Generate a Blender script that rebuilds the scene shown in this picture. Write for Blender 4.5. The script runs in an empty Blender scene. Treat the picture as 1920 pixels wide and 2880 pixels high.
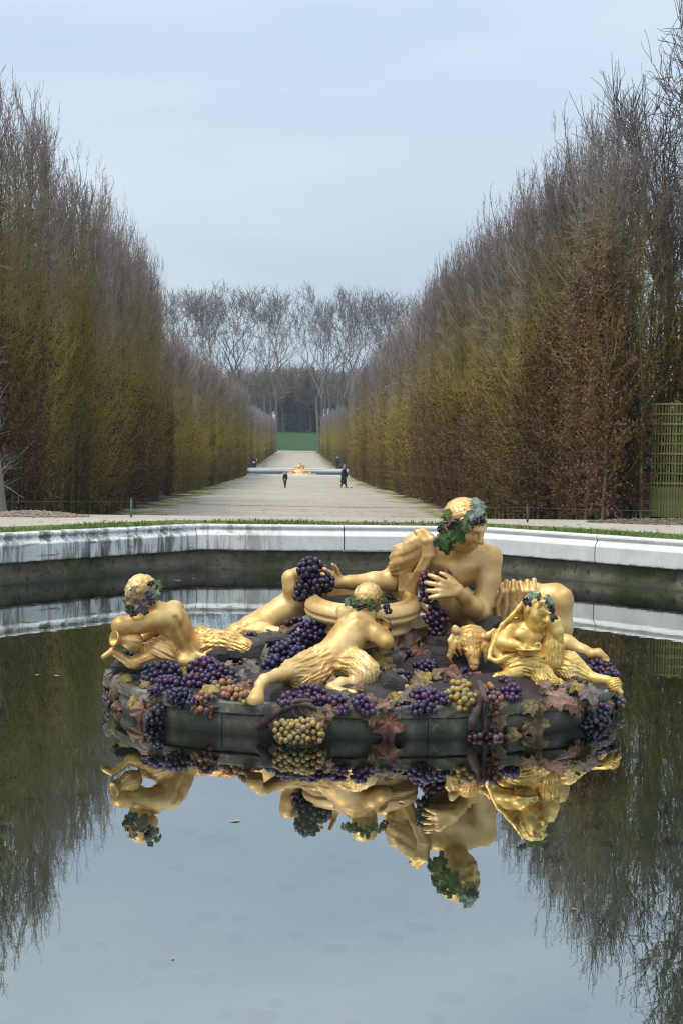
import bpy, math, random
import numpy as np
from mathutils import Vector, Matrix

random.seed(7)
RNG = np.random.default_rng(7)
SC = bpy.context.scene
COL = SC.collection

# ------------------------------------------------------------------ camera
FPX = 3200.0                       # focal length in pixels of the 1920 x 2880 photograph
EYE = np.array([0.0, 0.0, 2.3])
_vy = np.array([(830 - 960) / FPX, (1440 - 1268) / FPX, -1.0]); _vy /= np.linalg.norm(_vy)
_h = np.array([1.0, -0.0131, 0.0])
_up = np.cross(_h, _vy); _up /= np.linalg.norm(_up)
if _up[1] < 0: _up = -_up
_xx = np.cross(_vy, _up)
CAM2W = np.array([_xx, _vy, _up])
cam_data = bpy.data.cameras.new('camera')
cam = bpy.data.objects.new('camera', cam_data); COL.objects.link(cam)
cam_data.sensor_fit = 'VERTICAL'; cam_data.sensor_height = 36.0
cam_data.lens = 36.0 * FPX / 2880.0
cam_data.clip_start = 0.1; cam_data.clip_end = 3000
cam_data.dof.use_dof = True; cam_data.dof.focus_distance = 10.4; cam_data.dof.aperture_fstop = 11.0
cam.matrix_world = Matrix.Translation(Vector(EYE)) @ Matrix([list(r) for r in CAM2W]).to_4x4()
SC.camera = cam

# ------------------------------------------------------------------ sky, sun, exposure
SUN_EL, SUN_AZ = math.radians(64), math.radians(-125)   # sun behind the viewer's left shoulder, veiled by cloud
world = bpy.data.worlds.new('World'); SC.world = world; world.use_nodes = True
wn = world.node_tree.nodes; wl = world.node_tree.links
for n in list(wn): wn.remove(n)
w_out = wn.new('ShaderNodeOutputWorld'); w_bg = wn.new('ShaderNodeBackground')
w_sky = wn.new('ShaderNodeTexSky'); w_sky.sky_type = 'NISHITA'; w_sky.sun_disc = False
w_sky.sun_elevation = SUN_EL; w_sky.sun_rotation = SUN_AZ
w_tc = wn.new('ShaderNodeTexCoord')
w_map = wn.new('ShaderNodeMapping'); w_map.inputs['Scale'].default_value = (1.0, 1.0, 3.4)
w_noise = wn.new('ShaderNodeTexNoise'); w_noise.inputs['Scale'].default_value = 1.9
w_noise.inputs['Detail'].default_value = 4.0; w_noise.inputs['Roughness'].default_value = 0.45
w_noise.inputs['Distortion'].default_value = 0.25
w_ramp = wn.new('ShaderNodeValToRGB')
w_ramp.color_ramp.elements[0].position = 0.37; w_ramp.color_ramp.elements[0].color = (4.7, 5.95, 7.5, 1)
w_ramp.color_ramp.elements[1].position = 0.63; w_ramp.color_ramp.elements[1].color = (6.5, 7.55, 8.3, 1)
w_mix = wn.new('ShaderNodeMixRGB'); w_mix.inputs['Fac'].default_value = 0.9
wl.new(w_tc.outputs['Generated'], w_map.inputs['Vector']); wl.new(w_map.outputs['Vector'], w_noise.inputs['Vector'])
wl.new(w_noise.outputs['Fac'], w_ramp.inputs['Fac'])
wl.new(w_sky.outputs['Color'], w_mix.inputs['Color1']); wl.new(w_ramp.outputs['Color'], w_mix.inputs['Color2'])
w_sep = wn.new('ShaderNodeSeparateXYZ'); wl.new(w_tc.outputs['Generated'], w_sep.inputs[0])      # an overcast sky brightens towards the zenith
w_el = wn.new('ShaderNodeMath'); w_el.operation = 'MULTIPLY_ADD'; w_el.use_clamp = False
w_cl = wn.new('ShaderNodeMath'); w_cl.operation = 'MAXIMUM'; wl.new(w_sep.outputs[2], w_cl.inputs[0]); w_cl.inputs[1].default_value = 0.0
wl.new(w_cl.outputs[0], w_el.inputs[0]); w_el.inputs[1].default_value = 1.0; w_el.inputs[2].default_value = 0.86
w_mul = wn.new('ShaderNodeMixRGB'); w_mul.blend_type = 'MULTIPLY'; w_mul.inputs['Fac'].default_value = 1.0
wl.new(w_mix.outputs['Color'], w_mul.inputs['Color1']); wl.new(w_el.outputs[0], w_mul.inputs['Color2'])
wl.new(w_mul.outputs['Color'], w_bg.inputs['Color']); w_bg.inputs['Strength'].default_value = 0.075
wl.new(w_bg.outputs['Background'], w_out.inputs['Surface'])

sun_data = bpy.data.lights.new('sun', 'SUN'); sun_data.energy = 1.5; sun_data.angle = math.radians(20)
sun_data.color = (1.0, 0.93, 0.82)
sun = bpy.data.objects.new('sun', sun_data); COL.objects.link(sun)
_sd = Vector((math.sin(SUN_AZ) * math.cos(SUN_EL), math.cos(SUN_AZ) * math.cos(SUN_EL), math.sin(SUN_EL)))
sun.rotation_euler = _sd.to_track_quat('Z', 'Y').to_euler()
SC.view_settings.view_transform = 'Standard'; SC.view_settings.look = 'None'
SC.view_settings.exposure = 0.5; SC.view_settings.gamma = 1.0; SC.view_settings.use_curve_mapping = False
SC.cycles.use_denoising = True; SC.cycles.denoising_prefilter = 'NONE'; SC.cycles.filter_width = 1.2
SC.cycles.max_bounces = 8; SC.cycles.diffuse_bounces = 4; SC.cycles.glossy_bounces = 3
SC.cycles.transparent_max_bounces = 8; SC.cycles.caustics_reflective = False; SC.cycles.caustics_refractive = False

# ------------------------------------------------------------------ helpers
def depth(Y, py): return Y              # overridden while the fountain group is laid out
def P(px, py, Y):
    """point of the world at depth Y seen along the photograph's pixel (px, py)"""
    c = np.array([(px - 960) / FPX, (1440 - py) / FPX, -1.0])
    d = CAM2W @ c
    return EYE + d * (depth(Y, py) / d[1])
def U(px, Y): return px * depth(Y, 2000) / FPX
def PX(p):
    c = CAM2W.T @ (np.array(p) - EYE); return 960 - c[0] / c[2] * FPX, 1440 + c[1] / c[2] * FPX
def PG(px, py, z):
    c = np.array([(px - 960) / FPX, (1440 - py) / FPX, -1.0]); d = CAM2W @ c
    return EYE + d * ((z - EYE[2]) / d[2])

def mesh_np(name, V, F, smooth=True):
    """mesh from arrays: V (n,3), F (m,3) or (m,4)"""
    me = bpy.data.meshes.new(name)
    V = np.asarray(V, dtype=np.float32); F = np.asarray(F, dtype=np.int32)
    k = F.shape[1]
    me.vertices.add(len(V)); me.vertices.foreach_set('co', V.ravel())
    me.loops.add(F.size); me.loops.foreach_set('vertex_index', F.ravel())
    me.polygons.add(len(F)); me.polygons.foreach_set('loop_start', np.arange(0, F.size, k, dtype=np.int32))
    me.polygons.foreach_set('use_smooth', np.full(len(F), smooth))
    me.update(calc_edges=True); me.validate()
    return me
def join_np(parts):
    V, F, o = [], [], 0
    for v, f in parts:
        v = np.asarray(v, float); f = np.asarray(f, int)
        if f.shape[1] == 3: f = np.concatenate([f, f[:, 2:3]], axis=1)
        V.append(v); F.append(f + o); o += len(v)
    V = np.concatenate(V); F = np.concatenate(F)
    return V, F
def mesh_join(name, parts, smooth=True):
    V, F = join_np(parts)
    tri = F[:, 2] == F[:, 3]
    me = bpy.data.meshes.new(name)
    me.from_pydata(V.tolist(), [], [tuple(f[:3]) if t else tuple(f) for f, t in zip(F.tolist(), tri)])
    me.polygons.foreach_set('use_smooth', np.full(len(me.polygons), smooth)); me.update()
    return me
def link(name, me, m=None, parent=None, loc=None):
    o = bpy.data.objects.new(name, me); COL.objects.link(o)
    if m is not None and me is not None:
        if len(me.materials) == 0: me.materials.append(m)
    if parent is not None: o.parent = parent
    if loc is not None: o.location = loc
    return o
def tag(o, label=None, cat=None, group=None, kind=None):
    if label: o['label'] = label
    if cat: o['category'] = cat
    if group: o['group'] = group
    if kind: o['kind'] = kind
    return o
def thing(name, label, cat, loc=(0, 0, 0), group=None, rotz=0.0):
    o = bpy.data.objects.new(name, None); COL.objects.link(o)
    o.location = [float(x) for x in loc]; o.rotation_euler = (0, 0, rotz); o.empty_display_size = 0.1
    return tag(o, label, cat, group)
def part(name, me, m, parent):
    """mesh given in world coordinates, made a part of a thing that stands at parent.location"""
    w = np.array(parent.location)
    p = parent.parent
    while p is not None: w = w + np.array(p.location); p = p.parent
    me.transform(Matrix.Translation(Vector((-w).tolist())))
    return link(name, me, m, parent)

def tubes(Pts, Rad, sides=3, cap=False):
    """many tubes at once: Pts (N,K,3), Rad (N,K)"""
    Pts = np.asarray(Pts, float); Rad = np.asarray(Rad, float)
    N, K, _ = Pts.shape
    T = np.gradient(Pts, axis=1); T /= np.linalg.norm(T, axis=2, keepdims=True) + 1e-9
    ref = np.where(np.abs(T[:, :1, 2:3]) > 0.85, np.array([1.0, 0, 0]), np.array([0, 0, 1.0]))
    A = np.cross(T, np.broadcast_to(ref, T.shape)); A /= np.linalg.norm(A, axis=2, keepdims=True) + 1e-9
    B = np.cross(T, A)
    ang = np.arange(sides) * 2 * math.pi / sides
    ring = A[:, :, None, :] * np.cos(ang)[None, None, :, None] + B[:, :, None, :] * np.sin(ang)[None, None, :, None]
    V = (Pts[:, :, None, :] + ring * Rad[:, :, None, None]).reshape(-1, 3)
    idx = np.arange(N * K * sides).reshape(N, K, sides)
    a = idx[:, :-1, :]; b = np.roll(idx, -1, axis=2)[:, :-1, :]; c = np.roll(idx, -1, axis=2)[:, 1:, :]; d = idx[:, 1:, :]
    F = np.stack([a, b, c, d], axis=-1).reshape(-1, 4)
    return V, F
def tube_path(pts, rad, sides=8, sub=4):
    """one smooth tube along a polyline (Catmull-Rom)"""
    pts = np.asarray(pts, float); rad = np.asarray(rad, float)
    n = len(pts); Q, R = [], []
    for i in range(n - 1):
        p0, p1, p2, p3 = pts[max(i - 1, 0)], pts[i], pts[i + 1], pts[min(i + 2, n - 1)]
        for s in range(sub):
            t = s / sub
            Q.append(0.5 * ((2 * p1) + (-p0 + p2) * t + (2 * p0 - 5 * p1 + 4 * p2 - p3) * t * t + (-p0 + 3 * p1 - 3 * p2 + p3) * t ** 3))
            R.append(rad[i] * (1 - t) + rad[i + 1] * t)
    Q.append(pts[-1]); R.append(rad[-1])
    V, F = tubes(np.array(Q)[None], np.array(R)[None], sides)
    n0 = len(V); V = np.concatenate([V, [Q[0], Q[-1]]])
    k = len(Q)
    caps = [(n0, (j + 1) % sides, j, j) for j in range(sides)] + [(n0 + 1, (k - 1) * sides + j, (k - 1) * sides + (j + 1) % sides, (k - 1) * sides + (j + 1) % sides) for j in range(sides)]
    return V, np.concatenate([F, np.array(caps)])
def box(x0, x1, y0, y1, z0, z1):
    V = [(x, y, z) for x in (x0, x1) for y in (y0, y1) for z in (z0, z1)]
    F = [(0, 1, 3, 2), (4, 6, 7, 5), (0, 4, 5, 1), (2, 3, 7, 6), (0, 2, 6, 4), (1, 5, 7, 3)]
    return np.array(V, float), np.array(F)
def lathe(profile, seg=40, center=(0, 0, 0)):
    pr = np.array(profile, float); n = len(pr)
    a = np.arange(seg) * 2 * math.pi / seg
    V = np.stack([pr[:, None, 0] * np.cos(a), pr[:, None, 0] * np.sin(a), np.repeat(pr[:, 1:2], seg, axis=1)], axis=-1).reshape(-1, 3) + np.array(center)
    idx = np.arange(n * seg).reshape(n, seg); nx = np.roll(idx, -1, axis=1)
    F = np.stack([idx[:-1], nx[:-1], nx[1:], idx[1:]], axis=-1).reshape(-1, 4)
    return V, F
def icosphere(r=1.0, sub=2):
    import bmesh
    bm = bmesh.new(); bmesh.ops.create_icosphere(bm, subdivisions=sub, radius=r)
    V = np.array([v.co[:] for v in bm.verts]); F = np.array([[v.index for v in f.verts] for f in bm.faces]); bm.free()
    return V, F

# ------------------------------------------------------------------ materials
def new_mat(name):
    m = bpy.data.materials.new(name); m.use_nodes = True
    nt = m.node_tree; b = nt.nodes['Principled BSDF']
    return m, nt, b
class N:
    """tiny node-writing helper"""
    def __init__(s, nt): s.nt = nt
    def node(s, t, **kw):
        n = s.nt.nodes.new(t)
        for k, v in kw.items(): setattr(n, k, v)
        return n
    def link(s, a, b): s.nt.links.new(a, b)
    def coord(s, which='Object', scale=(1, 1, 1)):
        tc = s.node('ShaderNodeTexCoord'); mp = s.node('ShaderNodeMapping'); mp.inputs['Scale'].default_value = scale
        s.link(tc.outputs[which], mp.inputs['Vector']); return mp.outputs['Vector']
    def noise(s, vec, scale, detail=4, rough=0.55, dist=0.0):
        n = s.node('ShaderNodeTexNoise'); n.inputs['Scale'].default_value = scale; n.inputs['Detail'].default_value = detail
        n.inputs['Roughness'].default_value = rough; n.inputs['Distortion'].default_value = dist
        if vec is not None: s.link(vec, n.inputs['Vector'])
        return n.outputs['Fac']
    def ramp(s, fac, stops):
        r = s.node('ShaderNodeValToRGB'); e = r.color_ramp.elements
        while len(e) < len(stops): e.new(0.5)
        for el, (p, c) in zip(e, stops):
            el.position = p; el.color = (*c, 1) if isinstance(c, tuple) else (c, c, c, 1)
        s.link(fac, r.inputs['Fac']); return r.outputs['Color']
    def mix(s, fac, a, b, mode='MIX'):
        m = s.node('ShaderNodeMixRGB', blend_type=mode)
        for k, v in (('Fac', fac), ('Color1', a), ('Color2', b)):
            if isinstance(v, (int, float)): m.inputs[k].default_value = v if k == 'Fac' else (v, v, v, 1)
            elif isinstance(v, tuple): m.inputs[k].default_value = (*v, 1)
            else: s.link(v, m.inputs[k])
        return m.outputs['Color']
    def math(s, op, a, b=0.0, clamp=False):
        m = s.node('ShaderNodeMath', operation=op); m.use_clamp = clamp
        for i, v in enumerate((a, b)):
            if isinstance(v, (int, float)): m.inputs[i].default_value = v
            else: s.link(v, m.inputs[i])
        return m.outputs[0]
    def bump(s, height, b, strength=0.3, dist=0.01):
        n = s.node('ShaderNodeBump'); n.inputs['Strength'].default_value = strength; n.inputs['Distance'].default_value = dist
        s.link(height, n.inputs['Height']); s.link(n.outputs['Normal'], b.inputs['Normal'])
    def xyz(s, vec):
        n = s.node('ShaderNodeSeparateXYZ'); s.link(vec, n.inputs[0]); return n.outputs
def simple_mat(name, c1, c2, scale=6, rough=0.7, metal=0.0, bump=0.0, bscale=30, rnd=0.0, coord='Object', bdist=0.01):
    m, nt, b = new_mat(name); n = N(nt); v = n.coord(coord)
    col = n.ramp(n.noise(v, scale, 5), [(0.32, c1), (0.68, c2)])
    if rnd:
        oi = n.node('ShaderNodeObjectInfo')
        col = n.mix(1.0, col, n.ramp(oi.outputs['Random'], [(0.0, 1.0 - rnd), (1.0, 1.0 + rnd)]), 'MULTIPLY')
    n.link(col, b.inputs['Base Color']); b.inputs['Roughness'].default_value = rough; b.inputs['Metallic'].default_value = metal
    if bump: n.bump(n.noise(v, bscale, 4), b, bump, bdist)
    return m
# ------------------------------------------------------------------ sculpting: signed distance fields meshed with surface nets
def surface_nets(D, org, h):
    nx, ny, nz = D.shape
    inside = D < 0
    c = [inside[i:nx - 1 + i, j:ny - 1 + j, k:nz - 1 + k] for i in (0, 1) for j in (0, 1) for k in (0, 1)]
    s = np.zeros(c[0].shape, np.int8)
    for x in c: s += x
    act = np.argwhere((s > 0) & (s < 8))
    ids = np.full(s.shape, -1, np.int32); ids[tuple(act.T)] = np.arange(len(act))
    cor = np.array([(i, j, k) for i in (0, 1) for j in (0, 1) for k in (0, 1)])
    vals = np.stack([D[act[:, 0] + o[0], act[:, 1] + o[1], act[:, 2] + o[2]] for o in cor], axis=1)
    acc = np.zeros((len(act), 3)); cnt = np.zeros(len(act))
    for a in range(8):
        for b in range(a + 1, 8):
            if np.abs(cor[a] - cor[b]).sum() != 1: continue
            va, vb = vals[:, a], vals[:, b]; m = (va < 0) != (vb < 0)
            t = np.where(m, va / np.where(m, va - vb, 1), 0)
            acc += np.where(m[:, None], cor[a] + t[:, None] * (cor[b] - cor[a]), 0); cnt += m
    V = org + h * (act + acc / cnt[:, None])
    Fs = []
    for ax in range(3):
        lo = [slice(None)] * 3; hi = [slice(None)] * 3
        lo[ax] = slice(0, -1); hi[ax] = slice(1, None)
        e0 = inside[tuple(lo)]; e1 = inside[tuple(hi)]
        E = np.argwhere(e0 != e1)
        u, w = [(1, 2), (2, 0), (0, 1)][ax]
        ok = (E[:, u] > 0) & (E[:, w] > 0) & (E[:, u] < D.shape[u] - 1) & (E[:, w] < D.shape[w] - 1); E = E[ok]
        def g(du, dw):
            q = E.copy(); q[:, u] -= du; q[:, w] -= dw; return ids[tuple(q.T)]
        quad = np.stack([g(1, 1), g(0, 1), g(0, 0), g(1, 0)], axis=1)
        fl = ~e0[tuple(E.T)]
        quad[fl] = quad[fl][:, ::-1]
        Fs.append(quad)
    F = np.concatenate(Fs); F = F[(F >= 0).all(axis=1)]
    return V, F

def sines(p, f, seed):
    r = np.random.default_rng(seed); o = np.zeros(p.shape[:-1])
    for i in range(5):
        k = r.normal(size=3); k /= np.linalg.norm(k)
        o += np.sin((p @ k) * f * r.uniform(0.6, 1.6) + r.uniform(0, 6.28)) / 5
    return o

class Sculpt:
    """collects shapes in world metres; pixel forms take (px, py, depth) joints and radii in photograph pixels"""
    def __init__(s): s.pr = []
    def cap(s, a, b, ra, rb, k=0.03, fur=0.0, op=1):
        s.pr.append(('c', np.array(a, float), np.array(b, float), ra, rb, k, fur, op)); return s
    def ell(s, c, r, k=0.03, rot=None, fur=0.0, op=1):
        s.pr.append(('e', np.array(c, float), np.array(r, float), rot if rot is not None else np.eye(3), 0, k, fur, op)); return s
    # pixel-traced versions
    def pc(s, a, b, ra, rb, k=10, fur=0.0, op=1):
        return s.cap(P(*a), P(*b), U(ra, a[2]), U(rb, b[2]), U(k, a[2]), fur, op)
    def chain(s, js, k=10, fur=0.0):
        for a, b in zip(js[:-1], js[1:]): s.pc(a[:3], b[:3], a[3], b[3], k, fur)
        return s
    def pe(s, c, rx, rz, ry, ang=0, k=10, fur=0.0, op=1):
        """ellipsoid: rx along the picture's x, rz upward, ry in depth (pixels), turned by ang degrees clockwise in the picture"""
        Y = c[2]; t = math.radians(-ang)
        rot = np.array([[math.cos(t), 0, math.sin(t)], [0, 1, 0], [-math.sin(t), 0, math.cos(t)]])
        return s.ell(P(*c), (U(rx, Y), U(ry, Y), U(rz, Y)), U(k, Y), rot, fur, op)
    def mesh(s, name, vox=0.013, rough=0.0, seed=1, relax=1):
        lo = np.full(3, 1e9); hi = -lo
        for p in s.pr:
            if p[7] < 0: continue
            if p[0] == 'c': r = max(p[3], p[4]); a = np.minimum(p[1], p[2]) - r; b = np.maximum(p[1], p[2]) + r
            else: r = p[2].max(); a = p[1] - r; b = p[1] + r
            lo = np.minimum(lo, a); hi = np.maximum(hi, b)
        lo -= 0.06; hi += 0.06
        n = np.ceil((hi - lo) / vox).astype(int) + 1
        D = np.full(n, 0.3, np.float32)
        ax = [lo[i] + vox * np.arange(n[i]) for i in range(3)]
        for q, p in enumerate(s.pr):
            k = p[5]; m = k + 0.035 + p[6]
            if p[0] == 'c': r = max(p[3], p[4]); a = np.minimum(p[1], p[2]) - r - m; b = np.maximum(p[1], p[2]) + r + m
            else: r = p[2].max(); a = p[1] - r - m; b = p[1] + r + m
            i0 = np.clip(np.floor((a - lo) / vox).astype(int), 0, n); i1 = np.clip(np.ceil((b - lo) / vox).astype(int) + 1, 0, n)
            if (i1 <= i0).any(): continue
            sl = tuple(slice(i0[i], i1[i]) for i in range(3))
            X = np.stack(np.meshgrid(*[ax[i][sl[i]] for i in range(3)], indexing='ij'), axis=-1)
            if p[0] == 'c':
                ab = p[2] - p[1]; L2 = ab @ ab + 1e-9
                t = np.clip(((X - p[1]) @ ab) / L2, 0, 1)
                W = X - p[1] - t[..., None] * ab
                d = np.linalg.norm(W, axis=-1) - (p[3] + t * (p[4] - p[3]))
                axis = ab / math.sqrt(L2); tt = t * math.sqrt(L2)
            else:
                Lc = (X - p[1]) @ p[3]
                k0 = np.linalg.norm(Lc / p[2], axis=-1); k1 = np.linalg.norm(Lc / (p[2] ** 2), axis=-1) + 1e-6
                d = k0 * (k0 - 1) / k1
                d = np.maximum(d, -p[2].min())
                W = X - p[1]
                axis = p[3][:, int(np.argmax(p[2]))]; tt = W @ axis
            if p[6]:
                u = np.cross(axis, [0.13, 0.9, 0.37]); u /= np.linalg.norm(u); v = np.cross(axis, u)
                th = np.arctan2(W @ u, W @ v)
                wob = 1.6 * sines(X, 9, 11 + q) + 0.5 * sines(X, 30, 5 + q)
                d = d - p[6] * (0.8 - 1.5 * np.abs(np.sin(th * 8 + wob * 2.4 + tt * 5)) + 0.6 * np.sin(th * 27 - wob * 5 + tt * 12) + 0.7 * sines(X, 24, 77 + q))
            cur = D[sl]
            if p[7] > 0:
                hh = np.clip(0.5 + 0.5 * (cur - d) / k, 0, 1)
                D[sl] = cur * (1 - hh) + d * hh - k * hh * (1 - hh)
            else:
                hh = np.clip(0.5 - 0.5 * (cur + d) / k, 0, 1)
                D[sl] = cur * (1 - hh) - d * hh + k * hh * (1 - hh)
        if rough:
            X = np.stack(np.meshgrid(*ax, indexing='ij'), axis=-1)
            near = np.abs(D) < 0.04
            D[near] -= rough * sines(X[near], 22, seed)
        V, F = surface_nets(D, lo, vox)
        return mesh_np(name, V, F)

def frame(fwd, up):
    f = np.array(fwd, float); f /= np.linalg.norm(f); u = np.array(up, float); u -= f * (u @ f); u /= np.linalg.norm(u)
    return np.cross(f, u), f, u           # side (subject's right), forward, up

def head(s, c, R, fwd, up, child=False, hair=None, k=0.25):
    """a head of half-height R looking along fwd"""
    S, Fd, Up = frame(fwd, up); M = np.stack([S, Fd, Up], axis=1)
    L = lambda x, y, z: np.array(c) + R * (S * x + Fd * y + Up * z)
    kk = k * R; g = 1.3 if child else 1.0                            # a child's features are built a little fuller
    s.ell(L(0, -0.12, 0.22), R * np.array([0.72, 0.86, 0.76]), kk, M)
    s.ell(L(0, 0.22, -0.2), R * np.array([0.58, 0.56, 0.72]), kk, M)
    s.ell(L(0, 0.42, -0.72), R * np.array([0.3, 0.28, 0.24]), kk, M)
    for sx in (-1, 1):
        s.ell(L(0.3 * sx, 0.48, -0.22), R * np.array([0.27, 0.24, 0.26]) * (1.15 if child else 1), kk * .8, M)
        s.ell(L(0.29 * sx, 0.78, 0.06), R * np.array([0.18, 0.2, 0.12]) * g, kk * .35, M, op=-1)
        s.ell(L(0.28 * sx, 0.64, 0.05), R * np.array([0.14, 0.1, 0.09]) * g, kk * .2, M)
        s.cap(L(0.1 * sx, 0.8, 0.2), L(0.48 * sx, 0.62, 0.22), 0.075 * R * g, 0.06 * R * g, kk * .5)
        s.ell(L(0.74 * sx, -0.02, -0.05), R * np.array([0.09, 0.17, 0.25]), kk * .4, M)
    s.cap(L(0, 0.8, 0.12), L(0, 0.98, -0.2), 0.07 * R * g, 0.115 * R * g, kk * .4)
    for sx in (-1, 1): s.ell(L(0.1 * sx, 0.86, -0.22), R * np.array([0.09, 0.1, 0.08]), kk * .3, M)
    s.cap(L(-0.15, 0.76, -0.44), L(0.15, 0.76, -0.44), 0.065 * R * g, 0.065 * R * g, kk * .3)
    s.cap(L(-0.12, 0.74, -0.57), L(0.12, 0.74, -0.57), 0.075 * R * g, 0.075 * R * g, kk * .3)
    s.cap(L(-0.2, 0.84, -0.505), L(0.2, 0.84, -0.505), 0.03 * R * g, 0.03 * R * g, kk * .1, op=-1)
    return L

def hair_mesh(name, c, R, fwd, up, seed, strands=150, curl=0.16, back=-0.15, low=-0.55, vox=0.009, thick=0.075, length=0.75):
    """locks laid over the skull: every lock is a short tapering curve that follows the head"""
    r = np.random.default_rng(seed); S, Fd, Up = frame(fwd, up)
    s = Sculpt(); M = np.stack([S, Fd, Up], axis=1)
    C = np.array(c) + R * (-0.12 * Fd + 0.22 * Up)
    s.ell(C - R * 0.07 * Fd + 0.04 * R * Up, R * np.array([0.75, 0.83, 0.78]), 0.1 * R, M)
    s.ell(np.array(c) + R * (-0.42 * Fd - 0.35 * Up), R * np.array([0.5, 0.4, 0.42]), 0.2 * R, M)
    n = 0
    while n < strands:
        d = r.normal(size=3); d /= np.linalg.norm(d)
        if d[1] > 0.52 + 0.5 * d[2] or d[2] < low or (d[1] > 0.35 and d[2] < 0.35): continue
        n += 1
        fl = np.array([d[0] * 0.4 + r.normal() * curl, -0.6 * (1 if d[1] < 0.5 else -0.3) + r.normal() * curl, -0.8 + r.normal() * curl])
        q = d.copy(); pts = []
        for i in range(5):
            rad = 1.0 + 0.05 * math.sin(i * 1.7 + n)
            pts.append(C + M @ (q * np.array([0.77, 0.88, 0.8]) * R * rad))
            q = q + fl * length / 5 + r.normal(size=3) * curl * 0.35; q /= np.linalg.norm(q)
        for i in range(4):
            s.cap(pts[i], pts[i + 1], R * thick * (1 - i * 0.18), R * thick * (1 - (i + 1) * 0.18), 0.012 * R)
    return s.mesh(name, vox)

def hand(s, wrist, palm_dir, normal, thumb_side, L, curl=(0.5, 0.6, 0.5), spread=0.16, r0=None, thumb_curl=0.4, each=None):
    """five separate fingers; L is the hand's length; normal points out of the palm"""
    d = np.array(palm_dir, float); d /= np.linalg.norm(d); n = np.array(normal, float); n -= d * (n @ d); n /= np.linalg.norm(n)
    sd = np.cross(d, n)
    if sd @ np.array(thumb_side, float) < 0: sd = -sd
    w = np.array(wrist, float); r = 0.052 * L if r0 is None else r0
    pe = w + d * 0.5 * L
    for i, off in enumerate((0.19, 0.065, -0.065, -0.18)):
        s.cap(w + sd * off * 0.55 * L, pe + sd * off * L, 0.085 * L, 0.075 * L, 0.05 * L)
    lens = (0.45, 0.52, 0.47, 0.36)
    for i, off in enumerate((0.2, 0.066, -0.066, -0.19)):
        p = pe + sd * off * L * 0.95 - d * 0.04 * L; a = 0.0
        dd = d + sd * spread * (1.4, 0.4, -0.5, -1.5)[i] * 0.6; dd /= np.linalg.norm(dd)
        for j in range(3):
            a += curl[j] * (1 if each is None else each[i])
            seg = lens[i] * L * (0.44, 0.32, 0.24)[j]
            v = dd * math.cos(a) + n * math.sin(a); q = p + v * seg
            s.cap(p, q, r * (1.12, 1.0, 0.92)[j], r * (1.0, 0.92, 0.75)[j], 0.012 * L); p = q
    p = w + d * 0.12 * L + sd * 0.16 * L
    v = d * 0.62 + sd * 0.65 + n * 0.35
    for j in range(3):
        v = v / np.linalg.norm(v); q = p + v * L * (0.2, 0.17, 0.13)[j]
        s.cap(p, q, r * (1.5, 1.2, 1.0)[j], r * (1.2, 1.0, 0.8)[j], 0.03 * L); p = q
        v = v + d * thumb_curl * 0.6 + n * thumb_curl * 0.5 - sd * thumb_curl * 0.4
# ------------------------------------------------------------------ ground
FX, FY, FR = .45, 151.0, 22.5        # middle and radius of the far basin
CX, CY = 0.85, 11.75                # middle of the basin
def ground_z(y):
    return np.interp(y, [-2000, 24.6, 28, 33, 41, 59, 88, 126, 150, 178, 200, 260, 312, 326, 345, 400, 460, 600, 2000],
                     [.80, .80, .68, .36, -.1, -.2, -.5, -.57, -.6, -.47, -.1, .8, 1.6, 2.0, 3.6, 8.6, 10.5, 12.5, 14])
HALF, DIAG = 2.75, 7.5
def octagon(off=0.0):
    """corners of the basin, off metres outside the inner line of the wall"""
    t = off * math.tan(math.pi / 8); a = HALF + t; b = 10.25 + off
    return np.array([(CX + sx, CY + sy) for sx, sy in ((a, b), (b, a), (b, -a), (a, -b), (-a, -b), (-b, -a), (-b, a), (-a, b))])
def octagon_radius(ang, off):
    v = octagon(off) - (CX, CY); best = np.full(len(ang), 1e9)
    for i in range(8):
        p, q = v[i], v[(i + 1) % 8]; e = q - p; nrm = np.array([e[1], -e[0]]); c = nrm @ p
        den = nrm[0] * np.cos(ang) + nrm[1] * np.sin(ang)
        with np.errstate(divide='ignore'): r = c / den
        best = np.where((r > 0), np.minimum(best, r), best)
    return best
def ring_sheet(name, off, rings, m, lift=0.0, a0=0, a1=2 * math.pi, na=360):
    ang = np.linspace(a0, a1, na); r0 = octagon_radius(ang, off)
    V = []
    for k in rings:                   # k metres outside the wall; far rings turn round
        w = min(1, k / 40.0); r = (1 - w) * (octagon_radius(ang, off) + k) + w * (r0.mean() + k)
        x = CX + r * np.cos(ang); y = CY + r * np.sin(ang)
        z = ground_z(y) + lift; z = np.where(np.hypot(x - FX, y - FY) < FR + 2.2, z - 1.8, z)     # the far basin is dug into the ground
        V.append(np.stack([x, y, z], axis=1))
    nr = len(rings); V = np.concatenate(V); idx = np.arange(nr * na).reshape(nr, na)
    F = np.stack([idx[:-1, :-1], idx[1:, :-1], idx[1:, 1:], idx[:-1, 1:]], axis=-1).reshape(-1, 4)[:, ::-1]
    return link(name, mesh_np(name, V, F), m)

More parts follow.
